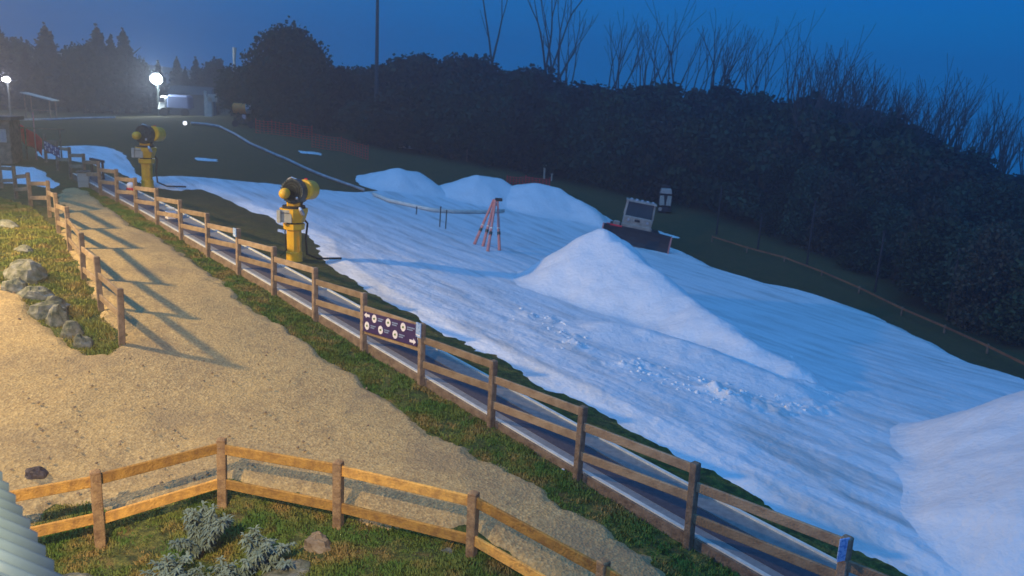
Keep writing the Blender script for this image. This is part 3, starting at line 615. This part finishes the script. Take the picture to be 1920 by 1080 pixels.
# ------------------------------------------------------------------ roof corner
def roof():
    A=P(-10,872,4.4);Bq=P(150,1150,3.5); A=Vector(A);Bq=Vector(Bq); e=(Bq-A); e.normalize()
    inn=Vector((-.90,.12,.28)).normalized(); nrm=inn.cross(e).normalized()
    if nrm.z<0: nrm=-nrm
    t=thing('corrugated_roof','pale green corrugated metal roof corner at the bottom left','roof',A)
    L=(Bq-A).length; pitch=.125; n=int(L/pitch*12)+1; V=[];Fc=[]
    for i in range(n):
        u=i*pitch/12; z=.024*math.cos(2*math.pi*i/12)
        for k,(a) in enumerate((0,.5,2.4)):
            p=e*u+inn*a+nrm*z; V.append(p); 
        for k,(a) in enumerate((0,.5,2.4)): V.append(e*u+inn*a+nrm*(z-.006))
    for i in range(n-1):
        a=i*6;b=a+6
        for k in range(2): Fc+=[(a+k,a+k+1,b+k+1,b+k),(a+3+k,b+3+k,b+4+k,a+4+k)]
        Fc+=[(a,b,b+3,a+3)]
    mesh_obj('roof_sheet',V,Fc,ROOF,t,True)
    B().beam(inn*.09-nrm*.09-e*.0,inn*.09-nrm*.09+e*L,.03,.14).build('fascia',mat('grey fascia',(.18,.19,.17),(.11,.12,.1),scale=4,rough=.7),t)
    s=B()
    for i in range(3,int(L/pitch),3): s.ball(e*(i*pitch)+inn*.12+nrm*.014,.008,(1,1,.6),8,5)
    s.build('roof_screws',SILV,t)
roof()
# ------------------------------------------------------------------ vegetation
def leaf_cloud(rg,lobes,n,ls,flat=.5,elong=1.):
    """n small quads through the outer part of a set of ellipsoid lobes"""
    vol=np.array([l[3]*l[4]*l[5] for l in lobes])**.67; pr=vol/vol.sum(); idx=rg.choice(len(lobes),n,p=pr)
    L=np.array(lobes)[idx]; d=rg.normal(size=(n,3)); d/=np.linalg.norm(d,axis=1)[:,None]
    r=rg.random(n)**.35*(1+.16*rg.normal(size=n)); c=L[:,:3]+d*L[:,3:6]*r[:,None]
    a=rg.normal(size=(n,3))+d*.3; a/=np.linalg.norm(a,axis=1)[:,None]; b=np.cross(a,rg.normal(size=(n,3))); b/=np.linalg.norm(b,axis=1)[:,None]
    s=ls*(.5+rg.random(n))[:,None]; a=a*s*elong;b=b*s/elong**.5
    V=np.stack([c-a-b*.4,c+b,c+a+b*.2,c-b*.8],1).reshape(-1,3); return V,np.arange(n*4).reshape(n,4)
def crown_lobes(rg,h0,h1,w,n,peak=.5):
    out=[]
    for i in range(n):
        t=rg.random(); z=h0+(h1-h0)*t; env=math.sin(math.pi*min(1,(t*.8+.15)))**.7
        a=rg.random()*6.283; r=w*env*rg.random()**.5*.75; s=w*(.22+.2*rg.random()); out.append((r*math.cos(a),r*math.sin(a),z,s,s,s*(.75+.3*rg.random())))
    return out
NR=np.random.default_rng(7)
def make_tree(name,label,cat,hh,w,nl,ls,m,rg,h0=.25,lobes=26,grp=None,conifer=False):
    t=thing(name,label,cat,(0,0,0),0,grp)
    if conifer:
        lb=[]
        for i in range(34):
            f=i/33; z=hh*(.12+.88*f); r=w*(1-f)**.8*.75; a=i*2.4; lb.append((r*.55*math.cos(a),r*.55*math.sin(a),z,r*.6+.12,r*.6+.12,hh*.05+.08))
    else: lb=crown_lobes(rg,hh*h0,hh*.88,w,lobes)
    V,Fq=leaf_cloud(rg,lb,nl,ls); mesh_obj('crown',V,Fq,m,t)
    tb=B(); tb.tube([(0,0,-.6),(.05,0,hh*.25),(-.05,.05,hh*.55),(0,0,hh*.85)],[hh*.028,hh*.022,hh*.014,.02],7)
    for i in range(5):
        a=i*1.3+rg.random(); z=hh*(.25+.1*i); tb.tube([(0,0,z),(math.cos(a)*w*.35,math.sin(a)*w*.35,z+hh*.12),(math.cos(a)*w*.6,math.sin(a)*w*.6,z+hh*.2)],[hh*.012,hh*.008,.015],5)
    tb.build('trunk',TRUNK,t); return t
far_protos=[make_tree('tree','x','tree',7,3.0,5200,.17,LEAF[i%3],NR,h0=.12,lobes=30) for i in range(5)]
near_protos=[make_tree('tree','x','tree',5.5,2.5,11000,.085,LEAF[i%3],NR,h0=.06,lobes=40) for i in range(3)]
con_protos=[make_tree('conifer_tree','x','tree',10,2.6,6000,.19,LEAFN,NR,conifer=True) for i in range(3)]
used=set()
def plant(pool,i,x,y,s,sz,label,grp,rz=None,sink=.1,rg=random.Random(11)):
    src=pool[i%len(pool)]
    if id(src) in used: o=copy_tree(src)
    else: o=src; used.add(id(src))
    o.location=(x,y,h(x,y)-sink); o.rotation_euler=(0,0,rg.random()*6.28 if rz is None else rz); o.scale=(s,s,sz); o['label']=label
    if grp:o['group']=grp
    return o
def top_to_height(px,ptop,x,y):
    """height above the ground at (x,y) of a thing whose top is seen at row ptop"""
    v=np.array([x,y,0])-CAM; d=v@FW
    for hh in np.linspace(.5,40,400):
        w=np.array([x,y,h(x,y)+hh])-CAM; dd=w@FW
        if 540-F*(w@UV)/dd<ptop: return hh
    return 40
def column_xy(px,py,depth): q=P(px,py,depth); return q[0],q[1]
# big round tree
bt=make_tree('tree','big dark round-crowned tree beyond the distant yellow snow gun','tree',10,5.2,26000,.17,LEAF[1],NR,h0=.08,lobes=46)
x,y=column_xy(535,230,72); hb=top_to_height(535,52,x,y); bt.location=(x,y,h(x,y)-.2); s=hb/10; bt.scale=(s*1.0,s*1.0,s*1.02)
x,y=column_xy(455,215,74); plant(far_protos,0,x,y,1.0,top_to_height(455,118,x,y)/7,'bushy lower tree against the left side of the big round tree',None)
x,y=column_xy(612,235,74); plant(far_protos,1,x,y,1.0,top_to_height(612,105,x,y)/7,'bushy lower tree against the right side of the big round tree',None)
# left background conifers
lefts=[(5,45,95,1.5),(30,60,100,1.3),(55,95,92,1.1),(95,52,98,1.45),(130,92,95,1.1),(160,80,92,1.2),(190,55,96,1.4),(215,72,92,1.1),(238,62,95,1.3),(262,110,98,1.0),(300,118,104,1.2),(335,112,108,1.2),(370,112,104,1.2),(405,108,100,1.2),(-30,60,95,1.4),(75,120,88,1.2),(350,130,98,1.0),(392,122,96,1.0)]
for i,(px,pt,dd,ws) in enumerate(lefts):
    x,y=column_xy(px,200,dd); hh=top_to_height(px,pt,x,y)
    plant(con_protos if i%4!=1 else far_protos,i,x,y,ws*hh/10*1.05,hh/(10 if i%4!=1 else 6.8),'dim conifer in the foggy row behind the floodlight','foggy tree row behind the floodlight')
# skyline hedge and wooded bank to the right
sky_px=[(630,118),(700,122),(760,112),(800,98),(850,106),(880,108),(930,122),(1000,128),(1080,152),(1150,158),(1200,158),(1300,160),(1400,170),(1500,182),(1560,188),(1620,205),(1700,235),(1780,275),(1850,305),(1920,330),(2000,360),(2080,390)]
def skyrow(px): return float(np.interp(px,[a for a,_ in sky_px],[b for _,b in sky_px]))
RG=random.Random(21); GW='dark trees of the wooded bank right of the snow'
cnt=0
for px in range(640,2090,30):
    dd=float(np.interp(px,[640,1000,1400,1700,2080],[86,84,76,64,54])); jx=px+RG.uniform(-10,10)
    x,y=column_xy(jx,300,dd); hh=top_to_height(jx,skyrow(jx)+RG.uniform(-4,14),x,y)
    plant(far_protos,cnt,x,y,RG.uniform(.95,1.2)*min(1.25,dd/66),hh/6.7,'dark crown on the skyline of the wooded bank',GW); cnt+=1
for row,(dk,ins) in enumerate(((.93,18),(.86,45))):
    for px in range(660+row*20,2060,52):
        dd=float(np.interp(px,[640,1000,1400,1700,2080],[84,80,72,60,50]))*dk; jx=px+RG.uniform(-14,14)
        x,y=column_xy(jx,300,dd); hh=min(10,top_to_height(jx,skyrow(jx)+ins+RG.uniform(-8,22),x,y))
        if hh<1.5: continue
        plant(far_protos,cnt,x,y,RG.uniform(.85,1.1),hh/6.7,'dark bushy tree within the wooded bank',GW); cnt+=1
# front row of the bank: roots seen at these rows
front=[(690,226),(740,232),(790,242),(850,256),(905,272),(960,286),(1010,300),(1060,316),(1110,330),(1165,345),(1215,352),(1270,368),(1320,395),(1375,420),(1420,432),(1470,448),(1520,470),(1575,490),(1625,515),(1680,540),(1735,560),(1790,590),(1850,615),(1905,640),(1970,670)]
for i,(px,pb) in enumerate(front):
    q=at(px,pb); dep=float((q-CAM)@FW); far=dep>57
    hh=(5.2 if far else 4.6)*RG.uniform(.85,1.2); pool=far_protos if far else near_protos
    plant(pool,i,q[0]+RG.uniform(-.6,.6),q[1]+RG.uniform(1.2,2.2),RG.uniform(.75,1.0)*(1 if far else 1.05),hh/(6.7 if far else 5.3),'dark bushy tree along the lower edge of the wooded bank','trees along the foot of the wooded bank')
for i in range(26):
    px=RG.uniform(1380,1990); pb=float(np.interp(px,[1380,2000],[418,650]))-RG.uniform(25,90); q=at(px,pb); hh=RG.uniform(4,6)
    plant(near_protos,i,q[0],q[1]+2,RG.uniform(.9,1.2),hh/5.3,'dark bushy tree within the wooded bank',GW)
# dead trees on the ridge
def dead_tree(seed,hh=11,forks=3):
    rg=random.Random(seed); t=thing('dead_tree','x','dead tree'); tb=B(); br=B()
    def limb(b,p,d,L,r0,r1,lv):
        n=5; pts=[p];rs=[r0]; bend=Vector((rg.uniform(-.05,.05),rg.uniform(-.05,.05),.045))
        for i in range(n):
            d=(d+bend+Vector((rg.uniform(-.07,.07),rg.uniform(-.05,.05),0))).normalized(); p=p+d*L/n; pts.append(p); rs.append(r0+(r1-r0)*(i+1)/n)
        b.tube(pts,rs,5,False); ax=Vector((rg.uniform(.6,1),rg.uniform(-.6,.6),0)).normalized()
        if lv<3:                                   # the end splits in two like a Y
            sp=rg.uniform(.16,.36)
            for sgn in (-1,1):
                limb(br,p,(d+ax*sgn*sp*rg.uniform(.6,1.2)).normalized(),L*rg.uniform(.55,.85),r1*rg.uniform(.75,.95),max(.018,r1*.5),lv+1)
            if lv>0 and rg.random()<.7:
                k=rg.randint(2,4); limb(br,pts[k],(d+Vector((rg.uniform(-.6,.6),rg.uniform(-.4,.4),0))).normalized(),L*.5,rs[k]*.45,.014,3)
    for k in range(forks):
        d=Vector((rg.uniform(-.05,.34),rg.uniform(-.1,.1),1)).normalized(); limb(tb,Vector((rg.uniform(-.3,.3),rg.uniform(-.2,.2),-.5)),d,hh*rg.uniform(.34,.46),.15*rg.uniform(.75,1.1),.095,0)
    tb.build('trunk',BARK,t); br.build('branches',BARK,t); return t
dp=[dead_tree(100+i,11,(i%2)+1) for i in range(9)]
dead=[(918,-60,92,'tall pair of bare trunks standing alone at the left end of the ridge'),(1000,-70,92,'tallest bare forked tree on the ridge'),(1022,-50,92,'bare forked tree just right of the tallest one on the ridge'),(1070,20,90,'leaning bare tree third from the left on the ridge'),(1100,28,90,None),(1125,45,88,'bare tree with a pronounced fork leaning right'),(1170,90,92,None)]
pxs=1190
while pxs<1985:
    dead.append((pxs,float(np.interp(pxs,[1190,1300,1400,1500,1600,1750,1920,2000],[55,60,76,98,130,166,208,235]))+RG.uniform(-15,30),RG.uniform(80,90) if pxs<1500 else RG.uniform(68,78),None)); pxs+=RG.uniform(10,22) if pxs<1500 else RG.uniform(7,13)
for i in range(70):
    px=RG.uniform(1480,2000); dead.append((px,float(np.interp(px,[1480,1700,1920,2000],[128,192,238,262]))+RG.uniform(-12,30),RG.uniform(60,70),None))
used_d=set()
for i,(px,pt,dd,lab) in enumerate(dead):
    x,y=column_xy(px,250,dd); hh=top_to_height(px,pt,x,y); k=i%9; 
    o=copy_tree(dp[k]) if k in used_d else dp[k]; used_d.add(k)
    s=hh/10.2; o.location=(x,y,h(x,y)); o.scale=(s*.95,s*.95,s); o.rotation_euler=(0,rad(RG.uniform(2,8)),RG.choice((0,0,.4,-.4,2.8)))
    if abs(o.rotation_euler.z)>1: o.rotation_euler.y*=-1
    o['label']=lab or ('bare dead tree sticking up from the wooded ridge'); o['group']='bare dead trees along the ridge'
# ------------------------------------------------------------------ small things in the background
x,y=column_xy(705,235,74)
t=thing('lamp_mast','tall thin dark mast rising into the sky right of the big round tree','mast',(x,y,h(x,y)));
B().tube([(0,0,-.3),(0,0,13.2)],[.22,.13],10).build('pole',GREYM,t); B().box((0,0,.15),(.6,.6,.4),None,1,.03).build('footing',GREYM,t)
x,y=column_xy(685,225,78); t=thing('notice_board','small pale sheltered board in front of the dark trees left of the mast','board',(x,y,h(x,y)+1.3))
B().box((0,0,.45),(1.25,.08,.62),None,1,.01).build('board',PALE,t)
for s in (-.5,.5): B().beam((s,.06,-1.6),(s,.06,.5),.08,.08).build('leg',GREYM,t)
# flood lights that are lit
def floodlight(px,py,dd,r,power,col,label,polebase,head=1):
    c=P(px,py,dd); g=h(c[0],c[1]); t=thing('floodlight',label,'floodlight',(c[0],c[1],g)); z=c[2]-g
    B().tube([(0,.25,-.3),(0,.25,z+.2)],[.10,.07],8).build('pole',GREYM,t)
    b=B(); b.ball((0,0,z),r,(1,.45,.9 if head==1 else .55),36,20); m=mat('lit lens '+label[:6],col,col,emit=col,estr=power[0]); b.build('lens',m,t,True)
    b=B(); b.tube([(0,.18,z),(0,.32,z)],[r*.95,r*.6],16); b.build('housing',GREYM,t)
    L=bpy.data.lights.new('floodlight_beam','POINT'); L.energy=power[1]; L.color=col; L.shadow_soft_size=r; lo=bpy.data.objects.new('bulb',L); COL.objects.link(lo); lo.parent=t; lo.location=(0,-.75,z)
floodlight(293,148,79,.56,(90,1900),(.86,.96,1.0),'brilliant white floodlight on a pole at the top of the slope',None)
floodlight(11,149,79,.4,(50,500),(.95,.85,1.0),'smaller lit floodlight at the left edge of the picture',None,0)
# machine and shelter beside the floodlight
x,y=column_xy(333,190,80); z=h(x,y)
t=thing('parked_van','pale blue-white covered vehicle standing below the brilliant floodlight','vehicle',(x,y,z),.1)
B().box((.25,0,1.45),(2.3,1.6,1.25),None,.93,.18).build('body',mat('pale blue paint',(.14,.18,.30),(.1,.13,.22),scale=1),t)
B().box((-1.25,0,1.25),(.8,1.5,1.35),Ry(.15),.8,.12).build('cab',WHITE,t)
B().box((-1.3,-.73,1.55),(.5,.06,.45)).build('side_window',GLASS,t)
for s in (-1.1,.9): B().tube([(s,-.85,.4),(s,-.65,.4)],[.4,.4],14).build('wheel',DARK,t)
x,y=column_xy(392,190,78); z=h(x,y)
t=thing('timing_hut','narrow pale upright structure with two posts left of the big round tree','structure',(x,y,z))
B().beam((-.35,0,-.2),(-.35,0,2.4),.22,.2).build('post',PALE,t); B().box((.05,0,.9),(.55,.4,1.9),None,1,.02).build('cabinet',PALE,t); B().box((.3,0,1.75),(.7,.4,.7),None,1,.02).build('hopper',PALE,t); B().beam((.72,0,1.4),(.75,0,2.5),.12,.12).build('post',PALE,t)
x,y=column_xy(440,140,82); t=thing('lift_pylon','faint pale pole above the trees left of the big round tree','pole',(x,y,h(x,y))); B().tube([(0,0,0),(0,0,5.6),(0.05,0,6.9)],[.16,.14,.22],8).build('pole',PALE,t); B().box((0,0,.1),(.5,.5,.3),None,1,.02).build('footing',GREYM,t)
x,y=column_xy(78,200,76); z=h(x,y)
t=thing('picnic_shelter','low shelter with a pale sloping roof below the left floodlight','shelter',(x,y,z),.1)
mesh_obj('roof',[(-1.5,-.8,2.35),(1.3,-.8,1.75),(1.3,.8,1.75),(-1.5,.8,2.35),(-1.5,-.8,2.27),(1.3,-.8,1.67),(1.3,.8,1.67),(-1.5,.8,2.27)],[(0,1,2,3),(7,6,5,4),(0,4,5,1),(1,5,6,2),(2,6,7,3),(3,7,4,0)],BUILD,t)
for sx in (-1.2,1.0):
    for sy in (-.6,.6): B().beam((sx,sy,-.2),(sx,sy,1.8+(.35 if sx<0 else -.1)),.1,.1).build('post',SLEEPER,t)
B().box((0,0,.75),(1.6,.6,.06)).build('table_top',SLEEPER,t)
x,y=column_xy(300,165,100); z=h(x,y)
# cabin roofs behind
x,y=column_xy(362,180,90); t=thing('cabin','low dim cabin with a shallow gable behind the covered vehicle','cabin',(x,y,h(x,y)),.1)
B().box((0,0,1.2),(4.2,3,2.4),None,1,0).build('wall',GREYM,t)
mesh_obj('roof',[(-2.4,-1.8,2.3),(2.4,-1.8,2.3),(2.4,1.8,2.3),(-2.4,1.8,2.3),(-2.2,0,3.2),(2.2,0,3.2)],[(0,1,5,4),(2,3,4,5),(0,4,3),(1,2,5),(3,2,1,0)],GREYM,t)
B().box((-.8,-1.52,1.2),(.8,.05,.8)).build('window',GLASS,t); B().box((.9,-1.52,.95),(.8,.06,1.9)).build('door',GREYM,t)
# little marker light
g=at(347,236); t=thing('path_light','tiny lit white marker lamp on the slope at the head of the hose','lamp',g); B().tube([(0,0,-.1),(-.05,0,.5)],.03,6).build('stem',GREYM,t); B().ball((0,0,.22),.17,(1,1,1),10,7).build('lens',mat('lit marker',(.9,.9,.95),(.9,.9,.95),emit=(.9,.92,1),estr=2.),t,True)
# red banner, bin, marker
g=at(62,300); t=thing('banner','red cloth banner sagging on a thin pole beside the far sign','banner',g)
B().tube([(.18,0,-.2),(.18,0,2.3)],.03,6).build('pole',REDM,t)
V=[];Fc=[]
for i in range(9):
    for j in range(5): V.append((-.55+i*.13,.07*math.sin(i*1.1+j*.5),1.75-.085*i-.20*j-.05*math.sin(i*.9)))
for i in range(8):
    for j in range(4): Fc.append((i*5+j,i*5+j+1,i*5+j+6,i*5+j+5))
o=mesh_obj('cloth',V,Fc,REDF,t,True); sm=o.modifiers.new('s','SOLIDIFY'); sm.thickness=.02
g=at(158,350); t=thing('litter_bin','small grey square bin on the verge near the top of the path','bin',g,.4); B().box((0,0,.30),(.42,.42,.62),None,1.05,.03).build('body',BUILD,t); B().box((0,0,.64),(.5,.5,.08),None,1,.02).build('lid',GREYM,t)
g=FP(12.6,.9,.25); t=thing('marker_buoy','small white and red domed marker beside the conveyor','marker',g); B().ball((0,0,.25),.16,(1,1,.9),12,8).build('dome',SWHITE,t,True); B().tube([(0,0,-.1),(0,0,.16)],[.2,.16],12).build('base',REDF,t)
g=FP(10.2,.6,.2); t=thing('conveyor_control_box','small white box standing on the conveyor between fence posts','box',g,.7); B().box((0,0,.13),(.32,.26,.26),None,1,.03).build('box',SWHITE,t); B().box((0,0,.33),(.26,.22,.1),None,1,.02).build('lid',WHITE,t)
# trough / gate frame at the head of the conveyor
g=FP(14.4,.75,.2); t=thing('conveyor_gate','dark low gate frame across the head of the conveyor','gate',g,math.atan2(-.67,.742)+1.57)
for s in (-.6,.6): B().beam((0,s,-.4),(0,s,.75),.08,.08).build('upright',BLADE,t)
B().beam((0,-.7,.75),(0,.7,.75),.12,.1).build('top_bar',BLADE,t); B().beam((0,-.6,.15),(0,.6,.15),.06,.06).build('lower_bar',BLADE,t)
# red netting
def netting(pxs,label,hh=1.1,m=NET):
    t=thing('safety_net',label,'netting',at(*pxs[0])); o=Vector(t.location); pts=[Vector(at(*p)) for p in pxs]; nb=B()
    for i,p in enumerate(pts): B().tube([p-o+Vector((0,0,-.2)),p-o+Vector((0,0,hh+.1))],.03,6).build('post',m,t)
    for a,b in zip(pts[:-1],pts[1:]):
        n=max(3,int((b-a).length/.28))
        for i in range(n+1): c=a+(b-a)*i/n-o; nb.tube([c+Vector((0,0,.05)),c+Vector((0,0,hh*(.92+.1*math.sin(i))))],.025,4)
        for k in range(6): z=.05+k*(hh-.1)/5; nb.tube([a-o+Vector((0,0,z)),(a+b)/2-o+Vector((0,0,z-.05)),b-o+Vector((0,0,z))],.022,4)
    nb.build('mesh',m,t)
netting([(480,250),(510,252),(545,256),(585,262)],'red safety netting stretched below the big round tree')
netting([(585,276),(640,284),(690,300)],'lower run of red safety netting right of the big round tree')
netting([(950,352),(985,352),(1030,356)],'short piece of red netting showing behind the rightmost far mound',.9,REDF)
# gully posts and thin poles along the wood edge
for px,pb,hh,r,lab,m in ((875,303,1.6,.07,'thin brownish post standing before the wood above the far mounds',POSTM),(1020,336,1.15,.09,'pale short post before the wood right of the red netting',PALE),(1034,340,.6,.06,'low pale stub beside the pale short post',PALE)):
    g=at(px,pb); t=thing('marker_post',lab,'post',g); B().tube([(0,0,-.2),(0,0,hh)],r,8).build('post',m,t); B().box((0,0,hh),(r*3,r*2.4,.07)).build('cap',m,t)
for i,(px,pb,hh) in enumerate(((1343,440,3.4),(1420,470,2.4),(1512,500,4.0),(1640,548,3.4),(1775,602,3.6))):
    g=at(px,pb); t=thing('net_pole','x','pole',g,group='thin dark poles along the right edge of the snow'); t['label']=['thin dark pole farthest up the snow edge right of the groomer','shorter thin dark pole second along the snow edge','tall thin dark pole third along the snow edge','thin dark pole fourth along the snow edge before the bushes','thin dark pole nearest the right edge of the picture'][i]
    B().tube([(0,0,-.2),(.02,0,hh)],.06,7).build('pole',BLADE,t); B().tube([(0,0,hh),(0,0,hh+.08)],.08,7).build('cap',BLADE,t)
ep=[Vector(at(*p)) for p in ((1335,452),(1400,473),(1470,492),(1540,519),(1610,550),(1690,590),(1770,625),(1850,662),(1925,700),(2010,740))]
t=thing('low_edge_fence','low faded orange rail fence along the right edge of the snow','fence',ep[0]); o=Vector(t.location)
for a,b in zip(ep[:-1],ep[1:]):
    B().beam(a-o+Vector((0,0,.32)),b-o+Vector((0,0,.32)),.05,.10).build('rail',FENW,t); B().tube([a-o+Vector((0,0,-.2)),a-o+Vector((0,0,.42))],.05,6).build('post',SLEEPER,t)
# the dim machine at the wood edge
g=at(1245,398); t=thing('utility_trailer','dim upright snow machine with two pale panels and grey hood at the wood edge','machine',g,-.1)
B().box((0,0,.25),(1.0,.7,.35),None,1,.03).build('base',BLADE,t)
for s in (-1,1): B().box((s*.27,-.33,.95),(.38,.06,.75),Ry(s*.08),.85,.02).build('panel',BUILD,t)
B().box((0,0,.95),(1.0,.55,.95),None,1,.04).build('body',BLADE,t)
B().box((0,-.05,1.68),(.92,.7,.38),None,.85,.05).build('hood',STEEL2,t); B().box((0,0,2.0),(.6,.4,.18),None,1,.03).build('cowl',BLADE,t)
B().tube([(-.35,-.40,.28),(-.35,-.30,.28)],[.15,.15],10).build('wheel',STEEL2,t); B().tube([(.35,-.40,.28),(.35,-.30,.28)],[.15,.15],10).build('wheel',DARK,t)
# dim booth far left
x,y=column_xy(12,262,50); g=at(10,305); t=thing('lift_booth','dim grey ticket booth cut off by the left edge behind the fence','booth',g,.2)
B().box((-.2,0,1.0),(1.5,1.3,2.0),None,1,.03).build('wall',SLEEPER,t); B().box((-.2,0,2.1),(1.8,1.6,.18),None,1,.02).build('roof',GREYM,t); B().box((-.0,-.66,1.3),(.8,.04,.6)).build('window',STEEL2,t)
g=at(88,302); t=thing('start_frame','thin dark cross-bar frame behind the red banner','frame',g,.1)
for s in (-.9,.7): B().beam((s,0,-.2),(s,0,1.55),.06,.06).build('upright',SLEEPER,t)
B().beam((-1.1,0,1.55),(.9,0,1.55),.06,.06).build('cross_bar',SLEEPER,t)
# ------------------------------------------------------------------ silver shrubs
def silver(px,py,w,hh,label,seed,n=900):
    g=at(px,py); t=thing('silver_leaf_shrub',label,'shrub',g,group='silver shrubs in the foreground garden'); rg=random.Random(seed); V=[];Fc=[]; st=B()
    for s in range(16):
        a=rg.uniform(0,6.28); lean=rg.uniform(.1,1.)*w*.5; tip=Vector((math.cos(a)*lean,math.sin(a)*lean*.8,hh*rg.uniform(.6,1.)*(1-.45*(lean/(w*.5))**2)))
        mid=tip*.5+Vector((0,0,hh*.12)); st.tube([(0,0,0),mid,tip],[.012,.009,.005],5)
        for k in range(n//16):
            f=rg.uniform(.25,1.02); b=mid*(f*2) if f<.5 else mid+(tip-mid)*(f-.5)*2
            az=rg.uniform(0,6.28); el=rg.uniform(-.5,.8); d=Vector((math.cos(az)*math.cos(el),math.sin(az)*math.cos(el),math.sin(el))); L=rg.uniform(.06,.125); sd=d.cross(Vector((0,0,1))).normalized()*L*.15; dr=Vector((0,0,-L*.25))
            i=len(V); V+= [b,b+d*L*.5+sd+Vector((0,0,.01)),b+d*L+dr,b+d*L*.5-sd+Vector((0,0,.01))]; Fc.append((i,i+1,i+2,i+3))
    mesh_obj('foliage',V,Fc,SILVERLEAF,t); st.build('stems',TRUNK,t); return t
silver(375,1050,1.0,.85,'silver leaved shrub on the left, the tallest in the foreground garden',1,2600)
silver(482,1075,.95,.62,'silver leaved shrub on the right in the foreground garden',2,2200)
silver(325,1100,.8,.45,'low silver leaved shrub at the bottom edge of the picture',3,800)
silver(425,1105,.8,.42,'small silver leaved shrub filling the gap between the larger ones',4,600)
# ------------------------------------------------------------------ grass blades
def grass_blades(n,polys_px,seed,hmin,hmax,name,label,m,avoid=None,dens=None):
    rg=np.random.default_rng(seed); V=[];
    out=[]
    for pg_px,frac in polys_px:
        pg=poly(pg_px); x0,y0=pg.min(0);x1,y1=pg.max(0); k=int(n*frac); got=np.zeros((0,2))
        while len(got)<k:
            c=np.c_[rg.uniform(x0,x1,k*2),rg.uniform(y0,y1,k*2)]; s=sdf(c[:,0],c[:,1],pg); s2=sdf(c[:,0],c[:,1],GRAVEL)
            cl=fbm(c[:,0],c[:,1],.35,3,77); keep=(s>0)&(s2<.04*rg.random(len(s)))&(cl>-.25+.5*rg.random(len(s))-.25); got=np.r_[got,c[keep]]
        out.append(got[:k])
    c=np.concatenate(out); k=len(c); z=H(c[:,0],c[:,1])+.10*fbm(c[:,0],c[:,1],6,3,5)+.05*fbm(c[:,0],c[:,1],.9,4,3)
    b=np.c_[c,z-.01]; a=rg.uniform(0,6.28,k); hh=rg.uniform(hmin,hmax,k)*(1+.6*fbm(c[:,0],c[:,1],.5,2,5)); w=.010+.006*rg.random(k)
    sd=np.c_[np.cos(a),np.sin(a),np.zeros(k)]*w[:,None]; ln=np.c_[-np.sin(a),np.cos(a),np.zeros(k)]*(hh*rg.uniform(.2,1.1,k))[:,None]+np.c_[np.zeros((k,2)),hh]
    V=np.stack([b-sd,b+sd,b+ln*.6+sd*.6+np.c_[np.zeros((k,2)),hh*.15],b+ln],1).reshape(-1,3); return tag(mesh_obj(name,V,np.arange(4*k).reshape(k,4),m),label,'grass',kind='stuff')
def bladem(name,a,b_,c):
    m=bpy.data.materials.new(name); m.use_nodes=True; t=m.node_tree; bs=t.nodes['Principled BSDF']; bs.inputs['Roughness'].default_value=.8; bs.inputs['Specular IOR Level'].default_value=.2
    tc=t.nodes.new('ShaderNodeTexCoord'); f1,_=noise_node(t,tc.outputs['Object'],1.4,5,.42,.6); f2,_=noise_node(t,tc.outputs['Object'],1.8,6,.50,.64); f3,_=noise_node(t,tc.outputs['Object'],30,2,.3,.7)
    cc=link_mix(t,a,b_,f1); cc=link_mix(t,cc,c,f2); k=t.nodes.new('ShaderNodeMath'); k.operation='MULTIPLY'; k.inputs[1].default_value=.5; t.links.new(f3,k.inputs[0]); cc=link_mix(t,cc,tuple(v*.45 for v in a),k.outputs[0]); t.links.new(cc,bs.inputs['Base Color']); return m
BL=bladem('grass blades',(.10,.19,.03),(.20,.23,.045),(.38,.25,.08))
grass_blades(60000,[([(-40,960),(120,940),(330,920),(430,905),(640,960),(870,1010),(1000,1090),(1000,1160),(400,1250),(-60,1250)],1.)],1,.02,.07,'garden_grass','patchy green and yellow grass filling the foreground garden',BL)
grass_blades(70000,[([(150,352),(190,385),(240,420),(300,450),(345,470),(420,540),(540,630),(680,725),(780,800),(920,880),(1070,965),(1200,1050),(1340,1150),(1420,1100),(1290,1020),(1080,902),(925,803),(790,725),(590,605),(450,513),(340,440),(230,378),(170,350)],1.)],2,.02,.08,'verge_grass','green and rusty grass verge between the gravel path and the long fence',BL)
grass_blades(45000,[([(0,370),(60,392),(112,440),(158,530),(230,652),(205,672),(150,665),(60,598),(0,535),(-60,500),(-60,380)],1.)],3,.03,.10,'bank_grass','yellow green grass covering the bank above the rocks',bladem('bank blades',(.20,.25,.04),(.33,.30,.06),(.44,.30,.09)))
# ------------------------------------------------------------------ haze
hz=B(); hz.box((0,100,5),(330,330,40)); hzo=hz.build('haze',None); tag(hzo,kind='stuff')
hm=bpy.data.materials.new('thin fog'); hm.use_nodes=True; t=hm.node_tree; t.nodes.clear(); vo=t.nodes.new('ShaderNodeVolumePrincipled'); vo.inputs['Color'].default_value=(.75,.85,1,1); vo.inputs['Density'].default_value=.0036; vo.inputs['Anisotropy'].default_value=.5
ou=t.nodes.new('ShaderNodeOutputMaterial'); t.links.new(vo.outputs[0],ou.inputs['Volume']); hzo.data.materials.append(hm)
